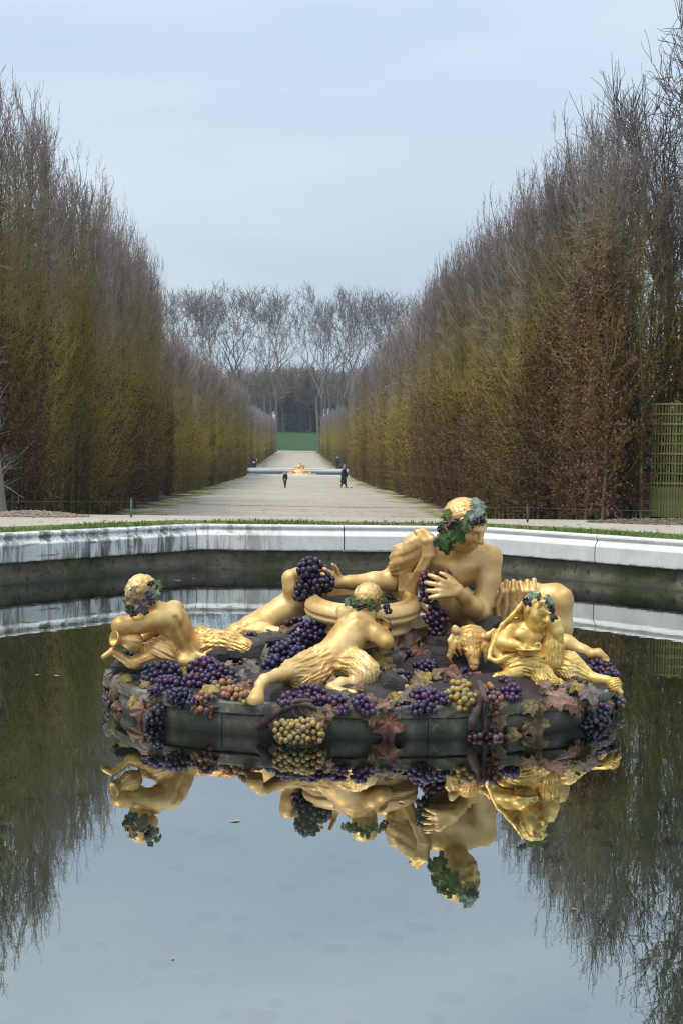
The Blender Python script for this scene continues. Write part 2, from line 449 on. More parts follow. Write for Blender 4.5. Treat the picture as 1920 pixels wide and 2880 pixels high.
def ground_material():
    m, nt, b = new_mat('gravel_ground'); n = N(nt); v = n.coord('Object')
    base = n.ramp(n.noise(v, 0.35, 6, 0.65), [(0.3, (.48, .42, .34)), (0.55, (.58, .52, .43)), (0.8, (.65, .595, .51))])
    base = n.mix(0.6, base, n.ramp(n.noise(v, 14, 3, 0.7), [(0.3, .55), (0.7, 1.35)]), 'MULTIPLY')
    vs = n.coord('Object', (0.12, 0.9, 1))      # wheel and rain traces run across the alley
    base = n.mix(n.math('MULTIPLY', n.noise(vs, 1.2, 5), 0.5), base, (.33, .275, .2))
    spots = n.ramp(n.noise(n.coord('Object', (1, 0.6, 1)), 5.0, 2, 0.4), [(0.67, 0.0), (0.71, 1.0)])
    base = n.mix(spots, base, (.09, .065, .045))
    xs = n.xyz(n.coord('Object'))
    ax = n.math('ABSOLUTE', n.math('SUBTRACT', xs[0], 0.1))
    edge = n.math('ADD', ax, n.math('MULTIPLY', n.math('SUBTRACT', n.noise(v, 0.55, 5, 0.6), 0.5), 4.5))
    moss = n.ramp(n.math('DIVIDE', edge, 10.0), [(0.49, 0.0), (0.55, 1.0)])
    far_ok = n.ramp(n.math('DIVIDE', xs[1], 100.0), [(0.27, 0.0), (0.36, 1.0)])
    moss = n.mix(1.0, moss, far_ok, 'MULTIPLY'); moss = n.mix(1.0, moss, n.ramp(n.noise(n.coord('Object', (1, .45, 1)), .8, 5, .65), [(0.42, 0.12), (0.56, 1.0)]), 'MULTIPLY')
    mossc = n.ramp(n.noise(v, 3.5, 5, 0.7), [(0.3, (.09, .08, .045)), (0.46, (.17, .165, .025)), (0.62, (.30, .28, .04))])
    base = n.mix(moss, base, mossc)
    litter = n.ramp(n.math('DIVIDE', edge, 10.0), [(0.60, 0.0), (0.68, 1.0)]); litter = n.mix(1.0, litter, far_ok, 'MULTIPLY')
    base = n.mix(litter, base, n.ramp(n.noise(v, 6, 4), [(0.35, (.035, .026, .015)), (0.65, (.085, .06, .035))]))
    n.link(base, b.inputs['Base Color']); b.inputs['Roughness'].default_value = 0.95
    b.inputs['Specular IOR Level'].default_value = 0.15
    n.bump(n.noise(v, 30, 4, 0.7), b, 0.5, 0.02)
    return m
M_ground = ground_material()
rings = np.concatenate([np.linspace(0, 22, 45), np.geomspace(23, 102, 50), np.linspace(103, 170, 90), np.geomspace(172, 1500, 60)])
tag(ring_sheet('gravel_ground', 0.52, rings, M_ground, na=480), kind='structure')

def grass_material(name, c1, c2, scale=5.0):
    m, nt, b = new_mat(name); n = N(nt); v = n.coord('Object')
    col = n.ramp(n.noise(v, scale, 5, 0.7), [(0.3, c1), (0.7, c2)])
    n.link(col, b.inputs['Base Color']); b.inputs['Roughness'].default_value = 0.8; b.inputs['Specular IOR Level'].default_value = 0.2
    return m
M_grass = grass_material('grass_blades', (.10, .165, .03), (.21, .28, .07), 3.0)
M_turf = grass_material('turf', (.11, .13, .05), (.17, .2, .06))
A0, A1 = math.radians(20), math.radians(160)
tag(ring_sheet('grass_verge', 0.52, np.linspace(0, 1.6, 8), M_turf, 0.012, A0, A1, 200), kind='structure')

def grass_blades():
    n = 46000; ang = RNG.uniform(A0, A1, n); k = RNG.uniform(0.02, 1.45, n)
    r = octagon_radius(ang, 0.52) + k; x = CX + r * np.cos(ang); y = CY + r * np.sin(ang)
    patch = 0.5 + 0.5 * np.sin(x * 1.3 + 2) * np.sin(x * .47 + y * .9)
    dens = np.where(np.abs(x - 0.9) < 4.2, 0.18 + 0.5 * patch ** 2, 0.25 + .75 * patch)
    keep = (RNG.uniform(0, 1, n) < dens) & ~((k > 1.0) & (RNG.uniform(0, 1, n) < 0.75)); x, y, k, patch = x[keep], y[keep], k[keep], patch[keep]; n = len(x)
    h = RNG.uniform(.03, .085, n) * (1 + 0.3 * RNG.normal(size=n)); h = np.clip(h * (.6 + .8 * patch), .015, .12)
    a = RNG.uniform(0, 2 * math.pi, n); w = RNG.uniform(.005, .009, n)
    wide = RNG.uniform(0, 1, n) < np.where(np.abs(x - 0.9) < 4.2, 0.4, 0.04)       # clover-like leaves between the blades
    w = np.where(wide, w * 3.2, w); h = np.where(wide, h * 0.8, h)
    lean = RNG.normal(size=(n, 2)) * 0.045
    z = ground_z(y)
    base = np.stack([x, y, z], 1); d = np.stack([np.cos(a), np.sin(a), 0 * a], 1) * w[:, None]
    mid = base + np.stack([lean[:, 0] * .4, lean[:, 1] * .4, h * .6], 1); tip = base + np.stack([lean[:, 0], lean[:, 1], h], 1)
    V = np.stack([base - d * .6, base + d * .6, mid + d, mid - d, tip], 1).reshape(-1, 3)
    i = np.arange(n)[:, None] * 5
    F = np.concatenate([i + [0, 1, 2, 3]]); F2 = i + [3, 2, 4, 4]
    me = mesh_join('grass', [(V, np.concatenate([F, F2]))]) if False else None
    T = np.concatenate([i + [0, 1, 2], i + [0, 2, 3], i + [3, 2, 4]])
    return mesh_np('grass', V, T, smooth=False)
tag(link('grass', grass_blades(), M_grass), 'green grass and clover growing behind the white basin rim', 'grass', kind='stuff')
# lawn on the far rise
ly = np.linspace(321, 430, 40); lx = np.linspace(-34, 36, 24)
LV = np.array([(x, y, ground_z(y) + .06) for y in ly for x in lx]); li = np.arange(40 * 24).reshape(40, 24)
LF = np.stack([li[:-1, :-1], li[:-1, 1:], li[1:, 1:], li[1:, :-1]], -1).reshape(-1, 4)
M_lawn = grass_material('lawn_grass', (.035, .085, .022), (.055, .125, .03), 0.15)
tag(link('lawn', mesh_np('lawn', LV, LF), M_lawn), kind='structure')

# ------------------------------------------------------------------ basin: wall, coping stones, floor, water
def stone_white():
    m, nt, b = new_mat('white_marble'); n = N(nt); v = n.coord('Generated'); w = n.node('ShaderNodeNewGeometry')
    pos = w.outputs['Position']
    col = n.ramp(n.noise(pos, 2.2, 6, 0.6), [(0.3, (.76, .735, .68)), (0.55, (.90, .88, .83)), (0.8, (.92, .905, .87))])
    mp = n.node('ShaderNodeMapping'); mp.inputs['Scale'].default_value = (5.5, 5.5, .55); n.link(pos, mp.inputs['Vector'])
    run = n.ramp(n.noise(mp.outputs['Vector'], 1.0, 5, 0.72), [(0.46, 0.0), (0.57, 1.0)])
    mp2 = n.node('ShaderNodeMapping'); mp2.inputs['Scale'].default_value = (.22, .22, .22); n.link(pos, mp2.inputs['Vector'])
    xs = n.xyz(pos)
    left = n.ramp(n.math('DIVIDE', n.math('ADD', xs[0], 9.0), 16.0), [(0.42, 1.0), (0.58, 0.05)])      # the left side is the most weathered
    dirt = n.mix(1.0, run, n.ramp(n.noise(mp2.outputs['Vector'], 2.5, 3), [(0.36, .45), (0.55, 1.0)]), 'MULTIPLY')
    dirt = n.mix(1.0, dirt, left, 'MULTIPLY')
    low = n.ramp(n.math('MULTIPLY', xs[2], 1.0), [(0.37, .9), (0.42, 0.0)])
    low = n.mix(1.0, low, n.ramp(n.noise(pos, 4.5, 5, .7), [(0.45, 0.0), (0.6, 1.0)]), 'MULTIPLY')
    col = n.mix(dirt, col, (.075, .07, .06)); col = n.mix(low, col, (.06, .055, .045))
    cr = n.ramp(n.noise(pos, 9, 6, .75), [(0.63, 0.0), (0.70, 1.0)]); col = n.mix(n.math('MULTIPLY', cr, 0.45), col, (.2, .19, .165))
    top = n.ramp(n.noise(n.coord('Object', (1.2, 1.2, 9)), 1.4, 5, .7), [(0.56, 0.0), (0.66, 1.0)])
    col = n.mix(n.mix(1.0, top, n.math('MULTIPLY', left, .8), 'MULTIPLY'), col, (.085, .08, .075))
    n.link(col, b.inputs['Base Color']); b.inputs['Roughness'].default_value = 0.5
    b.inputs['Specular IOR Level'].default_value = 0.35
    n.bump(n.noise(pos, 22, 5, .7), b, 0.25, 0.01)
    return m
def stone_wall():
    m, nt, b = new_mat('mossy_wall'); n = N(nt); g = n.node('ShaderNodeNewGeometry'); pos = g.outputs['Position']
    col = n.ramp(n.noise(pos, 1.6, 7, 0.7), [(0.3, (.06, .052, .036)), (0.5, (.17, .148, .10)), (0.72, (.32, .275, .19))])
    moss = n.ramp(n.noise(pos, 0.95, 5, .6), [(0.52, 0.0), (0.61, .9)]); col = n.mix(moss, col, (.055, .07, .014))
    z = n.xyz(pos)[2]
    wet = n.ramp(n.math('ADD', n.math('ADD', z, 0.3), n.math('MULTIPLY', n.noise(pos, 2, 3), .1)), [(0.36, 1.0), (0.5, 0.0)])
    col = n.mix(n.math('MULTIPLY', wet, .8), col, (.03, .03, .02))
    pits = n.ramp(n.noise(pos, 11, 2, .5), [(0.62, 0.0), (0.66, 1.0)]); col = n.mix(n.math('MULTIPLY', pits, .6), col, (.015, .014, .011))
    n.link(col, b.inputs['Base Color']); b.inputs['Roughness'].default_value = 0.85
    n.bump(n.noise(pos, 10, 6, .75), b, 0.8, 0.03)
    return m
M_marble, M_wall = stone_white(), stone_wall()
M_joint = simple_mat('joint_mortar', (.012, .011, .010), (.03, .028, .024), 9, .9)

basin = thing('fountain_basin', 'octagonal basin with weathered white coping stones above a mossy dark wall', 'basin', (CX, CY, 0))
PROFILE = [(-.50, .60), (-.50, .835), (-.02, .862), (.012, .858), (.034, .842), (.040, .818), (.030, .794), (.006, .780), (.006, .762),
           (.030, .738), (.058, .706), (.088, .672), (.098, .652), (.098, .385), (.090, .368), (-.03, .368)]
def swept(profile, p, q, d0, d1, n_out, t):
    """profile (inward, z) swept from p to q; ends cut along d0/d1 (along-wall shift per metre of inward)"""
    V = []
    for e, d in ((p, d0), (q, d1)):
        for u, z in profile:
            xy = e - n_out * u + t * d * u; V.append((xy[0], xy[1], z))
    k = len(profile); F = [(i, (i + 1) % k, k + (i + 1) % k, k + i) for i in range(k)]
    V = np.array(V)
    c0 = len(V); V = np.concatenate([V, [V[:k].mean(0), V[k:].mean(0)]])
    F += [(c0, (i + 1) % k, i, i) for i in range(k)] + [(c0 + 1, k + i, k + (i + 1) % k, k + (i + 1) % k) for i in range(k)]
    return V, np.array(F)
inner = octagon(0.0); tm = math.tan(math.pi / 8); stone_no = 0
for i in range(8):
    p, q = inner[i], inner[(i + 1) % 8]; L = np.linalg.norm(q - p); t = (q - p) / L; nrm = np.array([t[1], -t[0]])
    if nrm @ (p - (CX, CY)) < 0: nrm = -nrm
    if i == 7:  cuts = [0, 2.86, L]          # the joint that shows in the middle of the back side
    elif L > 8: cuts = [0, 1.95, 3.9, 5.9, 8.1, L] if i == 6 else [0, 2.6, 4.9, 7.6, L]
    else: cuts = [0, L / 2, L]
    for j in range(len(cuts) - 1):
        g0 = 0.010 if j else 0.005; g1 = 0.010
        a = p + t * (cuts[j] + g0); b_ = p + t * (cuts[j + 1] - g1)
        d0 = tm if j == 0 else 0.0; d1 = -tm if j == len(cuts) - 2 else 0.0
        dz = RNG.normal() * 0.004; du = RNG.normal() * 0.003
        V, F = swept([(u + du, z + dz) for u, z in PROFILE], a, b_, d0, d1, nrm, t)
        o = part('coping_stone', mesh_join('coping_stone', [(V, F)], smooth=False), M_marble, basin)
        stone_no += 1
wall_parts, joint_parts = [], []
for i in range(8):
    p, q = inner[i], inner[(i + 1) % 8]; L = np.linalg.norm(q - p); t = (q - p) / L; nrm = np.array([t[1], -t[0]])
    if nrm @ (p - (CX, CY)) < 0: nrm = -nrm
    ks = 30; zs = [-.75, -.05, .03, .06, .2, .366]; us = [.06, .06, .045, .0, -.008, -.012]
    for_u = []
    Vw = []
    for a in np.linspace(0, L, ks):
        for z, u in zip(zs, us):
            w = a + (tm * u if a == 0 else (-tm * u if a == L else 0))
            xy = p + t * w - nrm * (u + 0.012 * RNG.normal() * (0 if a in (0, L) else 1)); Vw.append((xy[0], xy[1], z))
    ii = np.arange(ks * 6).reshape(ks, 6)
    wall_parts.append((np.array(Vw), np.stack([ii[:-1, :-1], ii[1:, :-1], ii[1:, 1:], ii[:-1, 1:]], -1).reshape(-1, 4)))
    V, F = swept([(-.45, .4), (-.45, .8), (-.03, .84), (.0, .80), (-.02, .77), (.05, .66), (.07, .64), (.07, .39), (-.02, .385)], p, q, tm, -tm, nrm, t)
    joint_parts.append((V, F))
part('basin_wall', mesh_join('basin_wall', wall_parts), M_wall, basin)
part('joint_filling', mesh_join('joint_filling', joint_parts, False), M_joint, basin)

def floor_material():
    m, nt, b = new_mat('pool_floor'); n = N(nt); v = n.coord('Object')
    col = n.ramp(n.noise(v, 1.6, 7, .65), [(0.34, (.06, .085, .055)), (0.7, (.135, .17, .115))])
    n.link(col, b.inputs['Base Color']); b.inputs['Roughness'].default_value = 0.95
    return m
def water_material():
    m, nt, b = new_mat('pond_water'); n = N(nt); nt.nodes.remove(b)
    out = nt.nodes['Material Output']; v = n.coord('Object')
    gl = n.node('ShaderNodeBsdfGlossy'); gl.inputs['Roughness'].default_value = 0.012; gl.inputs['Color'].default_value = (.93, .95, .95, 1)
    tr = n.node('ShaderNodeBsdfTransparent'); tr.inputs['Color'].default_value = (.72, .78, .62, 1)
    fr = n.node('ShaderNodeFresnel'); fr.inputs['IOR'].default_value = 1.45
    fac = n.math('ADD', n.math('MULTIPLY', fr.outputs[0], 0.72), 0.40, clamp=True)
    wv = n.noise(n.coord('Object', (1, 2.2, 1)), 1.5, 3, .55)
    bp = n.node('ShaderNodeBump'); bp.inputs['Strength'].default_value = 0.028; bp.inputs['Distance'].default_value = 0.02
    n.link(wv, bp.inputs['Height']); n.link(bp.outputs['Normal'], gl.inputs['Normal'])
    mx = n.node('ShaderNodeMixShader'); n.link(fac, mx.inputs[0]); n.link(tr.outputs[0], mx.inputs[1]); n.link(gl.outputs[0], mx.inputs[2])
    n.link(mx.outputs[0], out.inputs['Surface'])
    return m
def octa_sheet(name, off, z, m):
    v = octagon(off); V = np.concatenate([np.c_[v, np.full(8, z)], [(CX, CY, z)]])
    F = np.array([((i + 1) % 8, i, 8) for i in range(8)])
    return link(name, mesh_np(name, V, F, False), m)
M_floor = floor_material()
tag(octa_sheet('pool_floor', 0.0, -0.55, M_floor), kind='structure')
M_water = water_material()
tag(octa_sheet('water', -0.02, 0.0, M_water), kind='structure')
# sunken leaves on the pool floor, and a few floating ones
def leaf_scatter(name, pts, sizes, m, label, seed):
    r = np.random.default_rng(seed); n = len(pts); K = 9
    th = np.linspace(0, 2 * math.pi, K, endpoint=False)[None, :] + r.uniform(0, 6.28, (n, 1))
    rad = sizes[:, None] * (1 + 0.35 * r.normal(size=(n, K)).clip(-1, 1))
    V = np.stack([pts[:, None, 0] + rad * np.cos(th), pts[:, None, 1] + rad * np.sin(th) * .7, pts[:, None, 2] + .006 * r.normal(size=(n, K))], -1)
    V = np.concatenate([V, pts[:, None, :] + [0, 0, .012]], axis=1).reshape(-1, 3)
    i = np.arange(n)[:, None] * (K + 1); j = np.arange(K)
    F = np.stack([i + j, i + (j + 1) % K, np.broadcast_to(i + K, (n, K))], -1).reshape(-1, 3)
    return tag(link(name, mesh_np(name, V, F), m), label, 'leaves', kind='stuff')
r_ = np.random.default_rng(5)
pts = np.stack([r_.uniform(-4.5, 5.5, 260), r_.uniform(3.0, 9.5, 260), np.full(260, -.53)], 1)
leaf_scatter('sunken_leaves', pts, r_.uniform(.03, .085, 260), simple_mat('sunken_leaf', (.006, .006, .004), (.014, .011, .006), 5, .9), 'dark dead leaves lying on the pool floor', 6)
M_drift = simple_mat('floating_leaf', (.34, .2, .12), (.42, .33, .2), 5, .6)
for (fx, fy, sz) in ((663, 2308, .032), (1128, 2256, .022), (1612, 2556, .012), (487, 2694, .010), (500, 1632, .07), (545, 1628, .04), (160, 1900, .035), (105, 1898, .03)):
    q = PG(fx, fy, 0.004)
    K = 7; th = np.linspace(0, 2 * math.pi, K, endpoint=False)
    V = [(sz * math.cos(t) * (1 + .25 * math.sin(3 * t)), sz * .55 * math.sin(t), .002) for t in th] + [(0, 0, .003)]
    o = link('fallen_leaf', mesh_np('fallen_leaf', V, np.array([(i, (i + 1) % K, K) for i in range(K)])), M_drift, loc=q)
    o.rotation_euler = (0, 0, fx * .37)
    tag(o, 'small dead leaf floating on the still basin water', 'leaf', 'leaves floating on the basin water')
# ------------------------------------------------------------------ clipped hornbeam hedges, tree by tree
def bark_material(name, low, high, top, z0, z1, rnd=.25):
    m, nt, b = new_mat(name); n = N(nt); v = n.coord('Object')
    oi = n.node('ShaderNodeObjectInfo'); z = n.xyz(v)[2]
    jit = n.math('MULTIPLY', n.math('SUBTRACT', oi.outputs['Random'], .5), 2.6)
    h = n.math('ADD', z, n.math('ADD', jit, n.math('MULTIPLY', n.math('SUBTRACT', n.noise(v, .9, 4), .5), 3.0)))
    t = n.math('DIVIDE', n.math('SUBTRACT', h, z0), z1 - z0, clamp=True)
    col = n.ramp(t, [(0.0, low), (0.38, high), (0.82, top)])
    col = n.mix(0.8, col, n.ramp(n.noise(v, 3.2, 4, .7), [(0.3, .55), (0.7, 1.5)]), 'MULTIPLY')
    oi2 = n.ramp(oi.outputs['Random'], [(0, 1 - rnd), (1, 1 + rnd)]); col = n.mix(1.0, col, oi2, 'MULTIPLY')
    n.link(col, b.inputs['Base Color']); b.inputs['Roughness'].default_value = .9; b.inputs['Specular IOR Level'].default_value = .12
    return m
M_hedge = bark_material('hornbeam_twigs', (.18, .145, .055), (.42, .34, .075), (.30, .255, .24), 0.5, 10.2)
M_trunk = simple_mat('hornbeam_bark', (.13, .115, .055), (.24, .21, .10), 4, .9, rnd=.25)
def deadleaf_material():
    m, nt, b = new_mat('dead_leaves'); n = N(nt); v = n.coord('Object'); oi = n.node('ShaderNodeObjectInfo')
    col = n.ramp(n.noise(v, 9, 3, .8), [(0.28, (.06, .03, .02)), (0.5, (.14, .066, .042)), (0.62, (.21, .105, .068)), (0.74, (.40, .27, .21))])
    col = n.mix(1.0, col, n.ramp(oi.outputs['Random'], [(0, .75), (1, 1.25)]), 'MULTIPLY')
    n.link(col, b.inputs['Base Color']); b.inputs['Roughness'].default_value = .6; b.inputs['Specular IOR Level'].default_value = .3
    return m
M_dead = deadleaf_material()

def hornbeam(seed, H, W=0.75, T=0.7, n_stem=5, n1=170, n2=6, leaf_n=0, leaf_h=5.0, shoots=9, tw=1.0, bare_low=0.35):
    """trunk (stems), crown (branches and twigs) and dead leaves of one tree trained flat in the row: x along the row, y through it"""
    r = np.random.default_rng(seed); K = 9
    tz = np.linspace(0, 1, K)
    P0 = np.zeros((n_stem, K, 3)); R0 = np.zeros((n_stem, K))
    for i in range(n_stem):
        h = H * r.uniform(.88, 1.0)
        bx, by = r.uniform(-W * .7, W * .7), r.uniform(-.22, .22) * T
        if i == 0: h = H
        P0[i, :, 0] = bx + np.cumsum(r.normal(size=K)) * .055 + tz * r.normal() * .25
        P0[i, :, 1] = by + np.cumsum(r.normal(size=K)) * .05
        P0[i, :, 2] = tz * h; P0[i, :, :2] = np.clip(P0[i, :, :2], [-W, -T], [W, T])
        R0[i] = (.062 if i < 2 else .038) * r.uniform(.8, 1.15) * (1 - tz * .88)
    trunk = tubes(P0, R0, 5)
    def at(i, t):
        f = t * (K - 1); a = np.minimum(f.astype(int), K - 2); w = (f - a)[:, None]
        return P0[i, a] * (1 - w) + P0[i, a + 1] * w
    si = r.integers(0, n_stem, n1); t = r.uniform(0, 1, n1) ** .95; t = bare_low / H + t * (1 - bare_low / H)
    s = at(si, np.minimum(t, .995)); az = r.uniform(0, 2 * math.pi, n1); el = np.radians(r.uniform(25, 72, n1)) + t * .25
    ln = r.uniform(.45, 1.25, n1) * np.where(t > .75, 1.25, 1.0); k1 = 5; q = np.linspace(0, 1, k1)
    d = np.stack([np.cos(az) * np.cos(el), np.sin(az) * np.cos(el), np.sin(el)], 1)
    B = s[:, None, :] + d[:, None, :] * ln[:, None, None] * q[None, :, None]
    B[:, :, 2] += (q ** 2)[None, :] * ln[:, None] * .22
    B += r.normal(size=B.shape) * .018
    lim = T * np.clip(1.05 - .35 * (B[..., 2] / H) ** 3, .3, 1.1)
    B[..., 1] = np.clip(B[..., 1], -lim, lim); B[..., 0] = np.clip(B[..., 0], -W * 1.35, W * 1.35)
    br = tubes(B, (.0125 * tw * r.uniform(.7, 1.3, n1))[:, None] * (1 - .6 * q)[None, :], 3)
    m = n1 * n2; bi = np.repeat(np.arange(n1), n2); f = r.uniform(.1, 1, m) * (k1 - 1); a = np.minimum(f.astype(int), k1 - 2); w = (f - a)[:, None]
    s2 = B[bi, a] * (1 - w) + B[bi, a + 1] * w
    d2 = d[bi] + r.normal(size=(m, 3)) * .55 + [0, 0, .25]; d2 /= np.linalg.norm(d2, axis=1, keepdims=True)
    l2 = r.uniform(.15, .52, m); q2 = np.linspace(0, 1, 3)
    B2 = s2[:, None, :] + d2[:, None, :] * l2[:, None, None] * q2[None, :, None] + r.normal(size=(m, 3, 3)) * .014
    lim = T * np.clip(1.15 - .35 * (B2[..., 2] / H) ** 3, .3, 1.2); B2[..., 1] = np.clip(B2[..., 1], -lim, lim)
    t2 = tubes(B2, (.0062 * tw * r.uniform(.7, 1.4, m))[:, None] * (1 - .5 * q2)[None, :], 3)
    ps = [br, t2]
    m5 = n1 * 6; i5 = r.integers(0, n_stem, m5); t5 = .02 + .8 * r.uniform(0, 1, m5) ** 1.25; s5 = at(i5, t5)       # short spurs all along the stems
    az5 = r.uniform(0, 2 * math.pi, m5); el5 = np.radians(r.uniform(-15, 60, m5)); d5 = np.stack([np.cos(az5) * np.cos(el5), np.sin(az5) * np.cos(el5), np.sin(el5)], 1)
    B5 = s5[:, None, :] + d5[:, None, :] * r.uniform(.15, .62, m5)[:, None, None] * q2[None, :, None] + r.normal(size=(m5, 3, 3)) * .022
    B5[..., 1] = np.clip(B5[..., 1], -T * 1.1, T * 1.1); ps.append(tubes(B5, (.0065 * tw * r.uniform(.7, 1.4, m5))[:, None] * (1 - .5 * q2)[None, :], 3))
    if shoots:
        i = r.integers(0, n_stem, shoots); s3 = at(i, r.uniform(.82, .995, shoots)); l3 = r.uniform(.3, 1.05, shoots); q3 = np.linspace(0, 1, 5)
        d3 = np.stack([r.normal(size=shoots) * .14, r.normal(size=shoots) * .12, np.ones(shoots)], 1)
        B3 = s3[:, None, :] + d3[:, None, :] * l3[:, None, None] * q3[None, :, None] + r.normal(size=(shoots, 5, 3)) * .02
        ps.append(tubes(B3, .0075 * tw * (1 - .7 * q3)[None, :].repeat(shoots, 0), 3))
        m3 = shoots * 5; bi = np.repeat(np.arange(shoots), 5); f = r.integers(1, 5, m3)
        s4 = B3[bi, f]; d4 = np.stack([r.normal(size=m3) * .5, r.normal(size=m3) * .5, r.uniform(.5, 1, m3)], 1)
        B4 = s4[:, None, :] + d4[:, None, :] * r.uniform(.12, .4, m3)[:, None, None] * q2[None, :, None]
        ps.append(tubes(B4, .0055 * tw * (1 - .5 * q2)[None, :].repeat(m3, 0), 3))
    crown = join_np(ps)
    leaves = None
    if leaf_n:
        c = np.concatenate([B2[:, 1:, :].reshape(-1, 3), B5[:, 1:, :].reshape(-1, 3)]); hz = c[:, 2] + r.normal(size=len(c)) * .5
        ok = c[hz < leaf_h]; c = ok[r.integers(0, len(ok), leaf_n)] + r.normal(size=(leaf_n, 3)) * .05
        n1_ = r.normal(size=(leaf_n, 3)); n1_ /= np.linalg.norm(n1_, axis=1, keepdims=True)
        n2_ = np.cross(n1_, r.normal(size=(leaf_n, 3))); n2_ /= np.linalg.norm(n2_, axis=1, keepdims=True)
        L = r.uniform(.028, .058, leaf_n)[:, None]; Wd = L * .5
        V = np.stack([c - n1_ * L, c - n2_ * Wd, c + n1_ * L, c + n2_ * Wd], 1).reshape(-1, 3)
        leaves = (V, np.arange(leaf_n * 4).reshape(-1, 4))
    return trunk, crown, leaves

def tree_meshes(seed, **kw):
    t, c, l = hornbeam(seed, **kw)
    return (mesh_np('trunk', *t), mesh_np('crown', *c), mesh_np('dead_leaves', l[0], l[1], False) if l is not None else None)
def put_tree(kind, x, y, rz, sc, label, group, name='hornbeam_tree', cat='tree', mats=None, z=None):
    mt = mats or (M_trunk, M_hedge, M_dead)
    o = thing(name, label, cat, (x, y, float(ground_z(y)) - .03 if z is None else z), group, rz); o.scale = (sc[0], sc[1], sc[2])
    for nm, me, m in zip(('trunk', 'crown', 'dead_leaves'), kind, mt):
        if me is not None: link(nm, me, m, o)
    return o
# kinds: bare near the ground to top; brown-leaved low; brown-leaved to half height
K_bare = [tree_meshes(100 + i, H=h, n1=270, n2=8, n_stem=6, leaf_n=1300, leaf_h=4.2 + .5 * i) for i, h in enumerate((9.4, 9.9, 9.0, 9.7))]
K_bare = [(a, b, c) for a, b, c in K_bare]
K_low = [tree_meshes(120 + i, H=h, n1=270, n2=8, n_stem=6, leaf_n=8000, leaf_h=4.0 + i * 1.0) for i, h in enumerate((9.4, 9.8))]
K_full = [tree_meshes(140 + i, H=9.6, n1=260, n2=8, n_stem=6, leaf_n=17000, leaf_h=5.6 + i * .9) for i in range(2)]
K_far = [tree_meshes(160 + i, H=9.2, W=1.3, T=.9, n1=300, n2=6, n_stem=8, tw=1.7, shoots=16, leaf_n=(900, 3600, 6500)[i], leaf_h=3 + i) for i in range(3)]
K_end = [tree_meshes(180 + i, H=9.2, W=2.4, T=1.0, n1=420, n2=5, n_stem=12, tw=2.4, shoots=20) for i in range(2)]

YL, XL = [24, 28, 31, 34, 41, 59, 128, 178, 312], [-8.4, -7.45, -6.95, -6.6, -6.2, -6.35, -4.9, -6.25, -5.2]
YR, XR = [24, 27, 30, 36, 41, 48, 71, 128, 178, 312], [9.4, 8.65, 7.75, 6.75, 6.3, 6.05, 6.1, 5.6, 6.9, 6.8]
rh = np.random.default_rng(21)
LB, LW = 'bare hornbeam in the clipped hedge left of the gravel alley', 'brown-leaved hornbeam in the clipped hedge left of the gravel alley'
RB, RW = 'bare hornbeam in the clipped hedge right of the gravel alley', 'brown-leaved hornbeam in the clipped hedge right of the gravel alley'
def row(ys, YT, XT, side, pick, far=False, rows=(0.0,), hmul=1.0, where='near the basin'):
    for k, dx in enumerate(rows):
        for y0 in ys:
            y = y0 + rh.uniform(-.12, .12) + k * .5
            kind, brown = pick(y, k)
            x = float(np.interp(y, YT, XT)) + side * (.75 + dx) + rh.normal() * .05
            slope = math.atan2(float(np.interp(y + .5, YT, XT) - np.interp(y - .5, YT, XT)), 1.0)
            lab, grp = ((LW, 'brown hornbeams left of the alley') if brown else (LB, 'bare hornbeams left of the alley')) if side < 0 else ((RW, 'brown hornbeams right of the alley') if brown else (RB, 'bare hornbeams right of the alley'))
            lab = lab.replace('gravel alley', 'alley, ' + where + (', back row' if k else '')); grp = grp + ', ' + where + (', back row' if k else '')
            put_tree(kind, x, y, math.pi / 2 - slope + (math.pi if rh.uniform() < .5 else 0), (rh.uniform(.95, 1.15), rh.uniform(.9, 1.1), rh.uniform(.97, 1.035) * hmul * (.74 if k and side < 0 else 1.0)), lab, grp)
def pick_left(y, k):
    u = rh.uniform()
    if y < 29.2 and k == 0: return K_full[rh.integers(2)], True
    if u < .45: return K_low[rh.integers(2)], True
    return K_bare[rh.integers(4)], False
def pick_right(y, k):
    u = rh.uniform()
    if y < 33 and k == 0: return K_full[rh.integers(2)], True
    if u < .85: return K_low[rh.integers(2)], True
    if u < .95 and y < 45: return K_full[0], True
    return K_bare[rh.integers(4)], False
def pick_far(p):
    def f(y, k):
        u = rh.uniform(); i = 0 if u > p else (1 if u > p * .5 else 2)
        return K_far[i], i > 0
    return f
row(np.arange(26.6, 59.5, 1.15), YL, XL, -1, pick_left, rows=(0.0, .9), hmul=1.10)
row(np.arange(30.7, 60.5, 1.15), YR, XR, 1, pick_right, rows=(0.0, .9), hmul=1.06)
put_tree(K_full[0], float(np.interp(62.6, YL, XL)) - .7, 62.4, 1.5, (1, 1, .85), 'brown-leaved hornbeam at the hedge corner beyond the gap, left of the alley', None)
row(np.arange(63.5, 129, 2.3), YL, XL, -1, pick_far(.4), rows=(0.0,), hmul=.93, where='beyond the gap')
row(np.arange(61.5, 129, 2.3), YR, XR, 1, pick_far(.92), rows=(0.0,), hmul=1.08, where='halfway along')
row(np.arange(179, 313, 4.4), YL, XL, -1, lambda y, k: (K_end[rh.integers(2)], False), hmul=.95, where='beyond the far basin')
row(np.arange(179, 313, 4.4), YR, XR, 1, lambda y, k: (K_end[rh.integers(2)], False), hmul=1.0, where='beyond the far basin')

